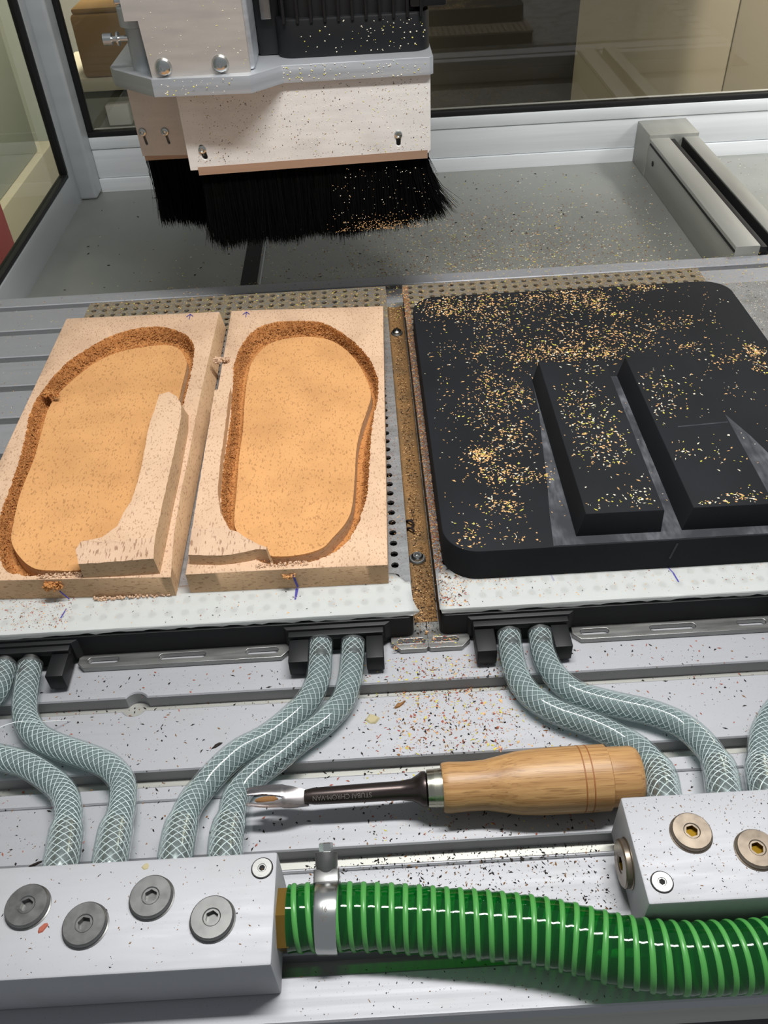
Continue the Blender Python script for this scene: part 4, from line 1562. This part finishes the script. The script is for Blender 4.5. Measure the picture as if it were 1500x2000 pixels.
# upright front panel
YPN = 0.7225
pn = wallplate('upright_panel', [[(-0.1600, 0.2292), (-0.0838, 0.2292), (-0.0838, 0.42), (-0.1720, 0.42), (-0.1720, 0.2685), (-0.1620, 0.2685)]], YPN, 0.004, metal_mat('warm_panel_alloy', (186, 179, 172), 0.42, 0.45, (30, 30, 200), 0.06, 0.1), head)
b = nb(); box(b, -0.0880, -0.0800, YPN + 0.002, 0.79, 0.2292, 0.42, 0.003, 3)
mesh_obj('panel_side', b, M['alu'], pn, 30)
for x in (-0.1498, -0.1058):
    b = nb(); lathe(b, (x, YPN - 0.0018, 0.2362), (0, -1, 0), [(0, 0.0066), (0.001, 0.0066), (0.003, 0.0054), (0.0042, 0.0032), (0.0042, 0.0019), (0.0028, 0.0017)], 24)
    mesh_obj('button_bolt', b, M['bright'], pn, 30)
b = nb(); box(b, -0.1600, -0.0850, YPN + 0.003, 0.80, 0.2292, 0.42)
mesh_obj('panel_core', b, M['plug'], pn)
# knob and tube at the left of the panel
b = nb(); lathe(b, (-0.1700, 0.750, 0.2290), (0, 0, 1), [(0, 0.010), (0.030, 0.010), (0.031, 0.013), (0.044, 0.013), (0.0445, 0.010), (0.08, 0.010)], 20)
tb = mesh_obj('side_cylinder', b, M['paint'], head, 30)
b = nb(); lathe(b, (-0.1780, 0.745, 0.2520), (-1, 0, 0), [(0, 0.002), (0.0070, 0.002), (0.0070, 0.0050), (0.0085, 0.0050), (0.0085, 0.002), (0.0125, 0.002), (0.0125, 0.0042), (0.0190, 0.0042), (0.0195, 0.0036)], 16)
mesh_obj('thumb_screw', b, M['bright'], tb, 20)
b = nb(); lathe(b, (-0.176, 0.745, 0.2770), (-1, 0, 0), [(0, 0.0020), (0.006, 0.0020), (0.0065, 0.0014)], 12)
mesh_obj('small_pin', b, M['bright'], tb, 30)
# black motor housing with vertical fins
MP = rrect(-0.0640, 0.0590, 0.752, 0.87, 0.014, 6)
b = nb(); prism(b, MP, 0.2292, 0.2570, 0.002)
motor = mesh_obj('motor_housing', b, M['black'], head, 30)
b = nb(); prism(b, rrect(-0.0610, 0.0560, 0.757, 0.867, 0.014, 6), 0.2570, 0.42, 0)
mesh_obj('motor_body', b, M['rubber'], motor, 30)
for k in range(11):
    x = -0.0560 + 0.0108 * k
    b = nb(); box(b, x - 0.0012, x + 0.0012, 0.7505, 0.762, 0.2540, 0.42, 0.0006)
    mesh_obj('cooling_fin', b, M['black'], motor, 30)
b = nb(); box(b, 0.0430, 0.0720, 0.752, 0.80, 0.2600, 0.34, 0.002)
mesh_obj('side_block', b, M['black'], motor, 30)
b = nb(); box(b, -0.0800, -0.0600, 0.765, 0.86, 0.2292, 0.42, 0.002)
mesh_obj('cable_cover', b, M['black'], motor, 30)
b = nb(); box(b, -0.0745, -0.0660, 0.760, 0.764, 0.2560, 0.34, 0.001)
mesh_obj('silver_label', b, M['plug'], motor, 30)

# brush skirt: bristle strands around a dark strip
rb = random.Random(21)
V, Fc = [], []


def strand(p, d, ln, w_):
    """one flat tapering bristle tuft, bending outwards"""
    base = len(V)
    s = Vector((d.y, -d.x, 0))
    if s.length < 1e-6:
        s = Vector((1, 0, 0))
    s = Vector((1, 0, 0)) if rb.random() < 0.6 else Vector((0.6, 0.8, 0))
    for k in range(4):
        t = k / 3
        c = p + Vector((0, 0, -ln * t)) + d * (t * t)
        ww = w_ * (1 - 0.85 * t)
        V.append(tuple(c - s * ww)); V.append(tuple(c + s * ww))
    for k in range(3):
        a = base + 2 * k
        Fc.append((a, a + 1, a + 3, a + 2))


runs = []
for i in range(5200):               # front run
    u = rb.random()
    x = -0.1410 + 0.196 * u
    z = 0.1480 + 0.0032 * u
    ln = 0.0665 - 0.0045 * u + rb.gauss(0, 0.0022) + 0.0018 * sin(u * 23) - (0.006 * max(0, 0.05 - u) / 0.05)
    out = Vector((rb.gauss(0, 0.003), rb.gauss(-0.004, 0.004), 0))
    if u > 0.80:
        out.x += (u - 0.80) / 0.20 * 0.026 * rb.uniform(0.3, 1.1)
        ln -= (u - 0.8) / 0.2 * 0.012
    strand(Vector((x, YC + 0.004 + rb.uniform(0, 0.010), z)), out, ln, rb.uniform(0.0004, 0.0009))
for i in range(1800):               # left run under the set-back cover
    u = rb.random()
    x = -0.1925 + 0.050 * u
    ln = 0.0560 + 0.010 * u + rb.gauss(0, 0.0022)
    out = Vector((rb.gauss(0.002 - 0.002 * (1 - u), 0.002), rb.gauss(-0.003, 0.004), 0))
    strand(Vector((x, YL + 0.002 + rb.uniform(0, 0.012), 0.1480)), out, ln, rb.uniform(0.0004, 0.0009))
for i in range(2600):               # sides and rear
    u = rb.random()
    if u < 0.35:
        p = Vector((0.050 + rb.uniform(0, 0.006), YC + 0.01 + (0.11) * rb.random(), 0.150)); out = Vector((0.018 * rb.random(), 0, 0))
    elif u < 0.55:
        p = Vector((-0.190 + rb.uniform(0, 0.006), YL + 0.07 * rb.random(), 0.150)); out = Vector((rb.gauss(0, 0.002), 0, 0))
    else:
        p = Vector((-0.19 + 0.245 * rb.random(), 0.852 + rb.uniform(0, 0.008), 0.150)); out = Vector((rb.gauss(0, 0.003), 0.004 * rb.random(), 0))
    strand(p, out, 0.060 + rb.gauss(0, 0.003), rb.uniform(0.0005, 0.0011))
for i in range(10):                 # a few stray hairs at the left
    strand(Vector((-0.1925 - rb.uniform(0, 0.003), YL + 0.002, 0.148)), Vector((rb.uniform(-0.004, 0.012), -0.003, 0)), rb.uniform(0.045, 0.066), 0.00022)
me = bpy.data.meshes.new('brush_bristles')
me.from_pydata(V, [], Fc)
br = link('brush_bristles', me, M['bristle'], head, None, 'stuff')
b = nb()
prism(b, [(-0.138, YC + 0.006), (0.050, YC + 0.006), (0.050, YC + 0.014), (-0.138, YC + 0.014)], 0.098, 0.150)
prism(b, [(-0.188, YL + 0.005), (-0.140, YL + 0.005), (-0.140, YL + 0.013), (-0.188, YL + 0.013)], 0.104, 0.150)
mesh_obj('bristle_root', b, M['bristle'], head)

# ------------------------------------------------------------------ chips, specks and scraps
SC = [(0.0634, 0.6586, 0.0266, 0.0201, 350), (0.1039, 0.6628, 0.0267, 0.0202, 250), (0.1566, 0.6674, 0.0269, 0.0118, 220), (0.188, 0.66, 0.0222, 0.0136, 160), (0.238, 0.6726, 0.0135, 0.0055, 80), (0.193, 0.6431, 0.0061, 0.0105, 60), (0.0993, 0.628, 0.0172, 0.0215, 120), (0.1551, 0.6388, 0.0304, 0.013, 60), (0.1534, 0.597, 0.054, 0.0368, 450), (0.207, 0.595, 0.029, 0.02, 200), (0.1449, 0.5745, 0.0203, 0.0114, 160), (0.1805, 0.5706, 0.0161, 0.009, 120), (0.1164, 0.5738, 0.0122, 0.0091, 70), (0.253, 0.6102, 0.0168, 0.0065, 50), (0.2071, 0.6292, 0.0086, 0.0042, 25), (0.0808, 0.5815, 0.0102, 0.0115, 40), (0.0565, 0.5842, 0.0164, 0.0235, 50), (0.0862, 0.5301, 0.0077, 0.0279, 130), (0.1041, 0.5215, 0.0115, 0.0274, 110), (0.0753, 0.5046, 0.0224, 0.0331, 160), (0.0923, 0.469, 0.0125, 0.0149, 150), (0.0686, 0.451, 0.0088, 0.0067, 140), (0.0894, 0.4272, 0.0204, 0.0079, 150), (0.0733, 0.4341, 0.0103, 0.0108, 60), (0.0782, 0.3976, 0.0082, 0.0098, 60), (0.0689, 0.4009, 0.0164, 0.0074, 30), (0.0555, 0.3743, 0.011, 0.0084, 50), (0.0803, 0.3692, 0.0094, 0.0054, 20), (0.2964, 0.5616, 0.006, 0.0088, 90), (0.2715, 0.5531, 0.0158, 0.0072, 50), (0.2473, 0.5708, 0.0101, 0.006, 30), (0.293, 0.5362, 0.0058, 0.0104, 40), (0.2613, 0.5119, 0.0226, 0.0267, 20), (0.2479, 0.6366, 0.0519, 0.0263, 40)]
SB = [(0.1562, 0.5242, 0.0225, 0.0102, 40), (0.1464, 0.4795, 0.0213, 0.0249, 150), (0.1462, 0.433, 0.0234, 0.0336, 260), (0.1345, 0.4567, 0.0138, 0.0235, 60), (0.156, 0.3812, 0.0093, 0.0094, 40), (0.1396, 0.3779, 0.0217, 0.007, 30), (0.2018, 0.4992, 0.0219, 0.0228, 120), (0.1966, 0.4683, 0.021, 0.0119, 60), (0.2143, 0.4158, 0.0196, 0.0157, 40), (0.2195, 0.3755, 0.0124, 0.0076, 60), (0.1985, 0.3711, 0.0103, 0.0038, 25), (0.1936, 0.4231, 0.0069, 0.0079, 20)]


def in_bar(x, y):
    return 0.366 < y < 0.5385 and (0.1160 < x < 0.1710 or 0.1805 < x < 0.2370)


def on_bar(x, y):
    return 0.3700 < y < 0.5330 and (0.1225 < x < 0.1660 or 0.1870 < x < 0.2325)


items = []
for cx, cy, rx, ry, n in SC:
    for _ in range(int(n * 1.15)):
        x, y = cx + RNG.gauss(0, 0.72) * rx, cy + RNG.gauss(0, 0.72) * ry
        if 0.0375 < x < 0.310 and 0.362 < y < 0.6765 and not in_bar(x, y):
            items.append((x, y, 0.0506, RNG.choice((0.0004, 0.0005, 0.0006, 0.0007, 0.001)), RNG.choice((0, 0, 0, 0, 0, 2, 0, 1))))
for _ in range(520):
    x, y = RNG.uniform(0.04, 0.305), RNG.uniform(0.37, 0.67)
    if not in_bar(x, y):
        items.append((x, y, 0.0506, RNG.uniform(0.0003, 0.0006), RNG.choice((0, 0, 2))))
for cx, cy, rx, ry, n in SB:
    for _ in range(n):
        x, y = cx + RNG.gauss(0, 0.6) * rx, cy + RNG.gauss(0, 0.6) * ry
        if on_bar(x, y):
            items.append((x, y, 0.0677, RNG.choice((0.0004, 0.0005, 0.0007, 0.0009)), RNG.choice((0, 2, 2, 0, 1))))
for _ in range(160):
    items.append((RNG.gauss(0.056, 0.012), RNG.uniform(0.3605, 0.367) - 0.004, ZP + 0.0007, RNG.uniform(0.0003, 0.0006), RNG.choice((0, 3))))
o = flakes('cork_chips', items, [M['chipc'], M['chipy'], M['chipw'], M['chipb']])
tag(o, 'pale cork chips strewn over the black foam slab and its bars', 'chips')

# dark, red and yellow specks on the bright bed


def hidden(x, y):
    return (x < -0.057 and 0.136 < y < 0.189) or (x > 0.103 and 0.152 < y < 0.206)


items = []


def specks(n, x0, x1, y0, y1, lo, hi, ch_, z=0.0):
    k = 0
    while k < n:
        x, y = RNG.uniform(x0, x1), RNG.uniform(y0, y1)
        k += 1
        if z == 0.0 and hidden(x, y):
            continue
        f = (y - 0.1541) % 0.05
        zz = z
        if z == 0.0 and f > 0.0408:
            zz = -0.0094
        items.append((x, y, zz + 0.00003, lo + (hi - lo) * RNG.random() ** 2.5, RNG.choice(ch_)))


specks(2400, -0.24, 0.25, 0.205, 0.322, 0.00022, 0.0009, (0, 0, 0, 3, 1))
specks(1500, -0.02, 0.10, 0.205, 0.322, 0.00022, 0.0008, (0, 0, 1, 2, 3, 4))
specks(1000, 0.0, 0.07, 0.255, 0.322, 0.00025, 0.0010, (0, 1, 1, 2, 3, 3, 4))
specks(1300, -0.05, 0.10, 0.165, 0.204, 0.00022, 0.0008, (0, 0, 0, 3))
specks(250, -0.05, 0.18, 0.127, 0.15, 0.00018, 0.0005, (0, 0, 3))
specks(160, -0.18, -0.06, 0.139, 0.186, 0.0002, 0.0005, (0, 3, 3), ZM)
specks(380, 0.106, 0.175, 0.155, 0.203, 0.00018, 0.00045, (0, 3, 3, 0), ZM)
o = flakes('bed_specks', items, [M['chipd'], M['chipr'], M['chipy'], M['chipb'], M['chipc']])
tag(o, 'dark and reddish specks of swarf scattered over the bright bed', 'swarf')

# yellowish dust on the far bed, plate rears and tray
items = []
specks(900, -0.39, -0.26, 0.56, 0.82, 0.0002, 0.0007, (2, 4, 3, 5))
specks(4800, -0.272, 0.32, 0.685, 0.752, 0.0003, 0.0009, (2, 4, 4, 3, 3, 3), ZP)
specks(2200, -0.26, 0.45, 0.753, 0.82, 0.0003, 0.0009, (2, 4, 4, 3, 2), 0.0041)
specks(1800, 0.3175, 0.44, 0.55, 0.76, 0.0003, 0.0008, (5, 5, 0, 5, 4), 0.0038)
specks(350, -0.266, 0.010, 0.3385, 0.366, 0.0002, 0.0006, (1, 4, 4, 0), ZP + 0.0008)
specks(700, -0.266, -0.195, 0.3385, 0.366, 0.0002, 0.0006, (1, 1, 4, 3), ZP + 0.0008)
specks(300, 0.034, 0.25, 0.3385, 0.360, 0.0002, 0.0006, (1, 4, 4, 0), ZP + 0.0008)
specks(260, 0.031, 0.048, 0.338, 0.370, 0.0003, 0.0009, (1, 4, 3, 0), ZP + 0.0008)
specks(700, 0.0005, 0.0135, 0.40, 0.68, 0.0002, 0.0006, (4, 3, 3, 1), ZP)
specks(2600, 0.0302, 0.0352, 0.37, 0.75, 0.0004, 0.0009, (3, 3, 3, 1, 4), ZP)
specks(3000, 0.0152, 0.0294, 0.346, 0.745, 0.0003, 0.0008, (3, 3, 0, 4, 3), 0.0052)
specks(500, 0.0150, 0.0296, 0.335, 0.45, 0.0003, 0.0009, (0, 3, 0, 3, 4), 0.0045)
specks(260, 0.0005, 0.0430, 0.326, 0.338, 0.0003, 0.0008, (4, 3, 1, 2), 0.0038)
o = flakes('plate_dust', items, [M['chipd'], M['chipr'], M['chipy'], M['chipb'], M['chipc'], M['chipw']])
tag(o, 'yellow and brown dust along the rear of the plates and the bed', 'dust')
items = []
for _ in range(9500):
    x = RNG.gauss(0.14, 0.15); y = 0.825 + abs(RNG.gauss(0, 0.15))
    if -0.36 < x < 0.378 and y < 1.2:
        items.append((x, y, ZF + 0.0001, RNG.choice((0.0003, 0.0005, 0.0006, 0.0008, 0.0011)), RNG.choice((0, 0, 1, 2, 2, 2, 3))))
for _ in range(300):
    x = RNG.uniform(0.45, 0.65); y = RNG.uniform(0.83, 1.2)
    items.append((x, y, ZF + 0.0001, RNG.choice((0.0005, 0.0008)), RNG.choice((0, 2))))
for _ in range(110):
    items.append((RNG.uniform(-0.37, 0.3), RNG.uniform(0.85, 1.2), ZF + 0.0001, RNG.uniform(0.0008, 0.0018), 4))
o = flakes('tray_swarf', items, [M['chipw'], M['chipy'], M['chipb'], M['chipc'], M['chipd']])
tag(o, 'fine pale swarf spread over the grey tray behind the bed', 'swarf')

# specks stuck to the milling head (part of it)
V, Fc, MI = [], [], []
rk = random.Random(5)


def stick(x, y, z, s, mi):
    i0 = len(V)
    a = rk.uniform(0, 6.28)
    for q in range(4):
        V.append((x + s * cos(a + pi / 2 * q), y, z + s * (0.5 if q % 2 else 1) * sin(a + pi / 2 * q)))
    V.append((x, y - s * 0.7, z))
    for q in range(4):
        Fc.append((i0 + q, i0 + (q + 1) % 4, i0 + 4)); MI.append(mi)


for _ in range(900):
    stick(rk.uniform(-0.14, 0.056), YC - 0.0003, rk.uniform(0.156, 0.213), rk.uniform(0.0002, 0.0006), rk.choice((2, 2, 3, 3, 1, 0, 0)))
for _ in range(90):
    stick(rk.uniform(-0.158, -0.086), YPN - 0.0022, rk.uniform(0.232, 0.30), rk.uniform(0.0003, 0.0007), rk.choice((0, 0, 1)))
for _ in range(90):
    stick(rk.uniform(-0.06, 0.057), 0.7338, rk.uniform(0.2165, 0.2285), rk.uniform(0.0003, 0.0008), rk.choice((0, 0, 1)))
for _ in range(40):
    stick(rk.uniform(-0.155, -0.088), 0.7120 + rk.uniform(-0.0005, 0.002), rk.uniform(0.2165, 0.2285), rk.uniform(0.0003, 0.0008), rk.choice((0, 0, 1)))
for _ in range(80):
    u = rk.random() ** 0.5
    stick(-0.05 + 0.105 * u, 0.7518, rk.uniform(0.231, 0.254), rk.uniform(0.0003, 0.0008), rk.choice((0, 0, 1)))
for _ in range(140):
    stick(rk.uniform(-0.03, 0.06), YC - 0.001, rk.uniform(0.09, 0.145), rk.uniform(0.0002, 0.0006), rk.choice((0, 0, 4)))
for _ in range(300):
    x = rk.gauss(0.016, 0.020)
    stick(x, YC - 0.004, 0.090 + abs(rk.gauss(0, 0.006)), rk.uniform(0.0003, 0.0006), 4)
me = bpy.data.meshes.new('stuck_chips')
me.from_pydata(V, [], Fc)
me.polygons.foreach_set('material_index', MI)
link('stuck_chips', me, [M['chipw'], M['chipy'], M['chipd'], M['chipb'], M['chipc']], head, None, 'stuff')


# single scraps that can be pointed at
def scrap(name, x, y, z, s, m_, label, cat, seed, n=7, flat=0.35, el=1.5, rot=0.0):
    r = random.Random(seed)
    b = nb()
    top, bot = [], []
    for k in range(n):
        a = 2 * pi * k / n
        q = s * r.uniform(0.6, 1.1)
        px, py = q * el * cos(a), q / el * sin(a)
        px, py = px * cos(rot) - py * sin(rot), px * sin(rot) + py * cos(rot)
        bot.append(b.verts.new((x + px, y + py, z)))
        top.append(b.verts.new((x + px * 0.75, y + py * 0.75, z + s * flat * r.uniform(0.6, 1.2))))
    bridge(b, bot, top)
    b.faces.new(top)
    b.faces.new(bot[::-1])
    return tag(mesh_obj(name, b, m_), label, cat)


tan = mat('tan_scrap', (170, 160, 124), 0.7)
scrap('leather_scrap', -0.0134, 0.2795, 0.0001, 0.0042, tan, 'dull tan scrap lying on the bed between the hoses above the chisel', 'scrap', 1, 8, 0.2, 1.2, -0.5)
scrap('cork_scrap', 0.0025, 0.2880, 0.0001, 0.0026, M['chipb'], 'small brown cork scrap on the bed beyond the tan scrap', 'scrap', 2, 7, 0.4, 1.7, 0.6)
scrap('red_scrap', -0.1605, 0.1585, ZM, 0.0024, M['chipr'], 'red brown chip on the left manifold below its leftmost plug', 'scrap', 3, 7, 0.25, 1.6, 0.9)
scrap('tan_scrap', -0.1192, 0.1838, ZM, 0.0020, tan, 'tiny tan scrap on the rear edge of the left manifold', 'scrap', 4, 6, 0.15, 1.0, 0.2)
scrap('black_scrap', -0.1015, 0.2680, 0.0001, 0.0020, M['chipd'], 'black sliver on the bed left of the middle pair of hoses', 'scrap', 5, 7, 0.4, 2.0, 0.5)
scrap('black_scrap', -0.1870, 0.2050, 0.0001, 0.0020, M['chipd'], 'black sliver on the bed behind the far left of the left manifold', 'scrap', 6, 7, 0.3, 2.2, 0.4)
# curl of black swarf in the channel
cpth = Path([(0.0180 + 0.0022 * cos(k * 0.9), 0.4255 + 0.0011 * k, 0.0068 + 0.0018 * sin(k * 0.9)) for k in range(14)], 0.0006)
b = nb(); cpth.tube(b, 0.0008, 8, step=0.0006)
tag(mesh_obj('swarf_curl', b, M['chipd'], None, 60), 'black curl of swarf lying in the dusty channel behind the front screw', 'swarf')
# loose white thread across the left hoses
hp = Path([(-0.252, 0.2500, 0.0165), (-0.236, 0.2660, 0.0175), (-0.2150, 0.2790, 0.0172), (-0.1990, 0.2840, 0.0100), (-0.1890, 0.2900, 0.0012)], 0.002)
b = nb(); hp.tube(b, 0.0002, 6)
tag(mesh_obj('thread', b, M['braid'], None, 60), 'loose white thread lying across the two left hoses', 'thread')
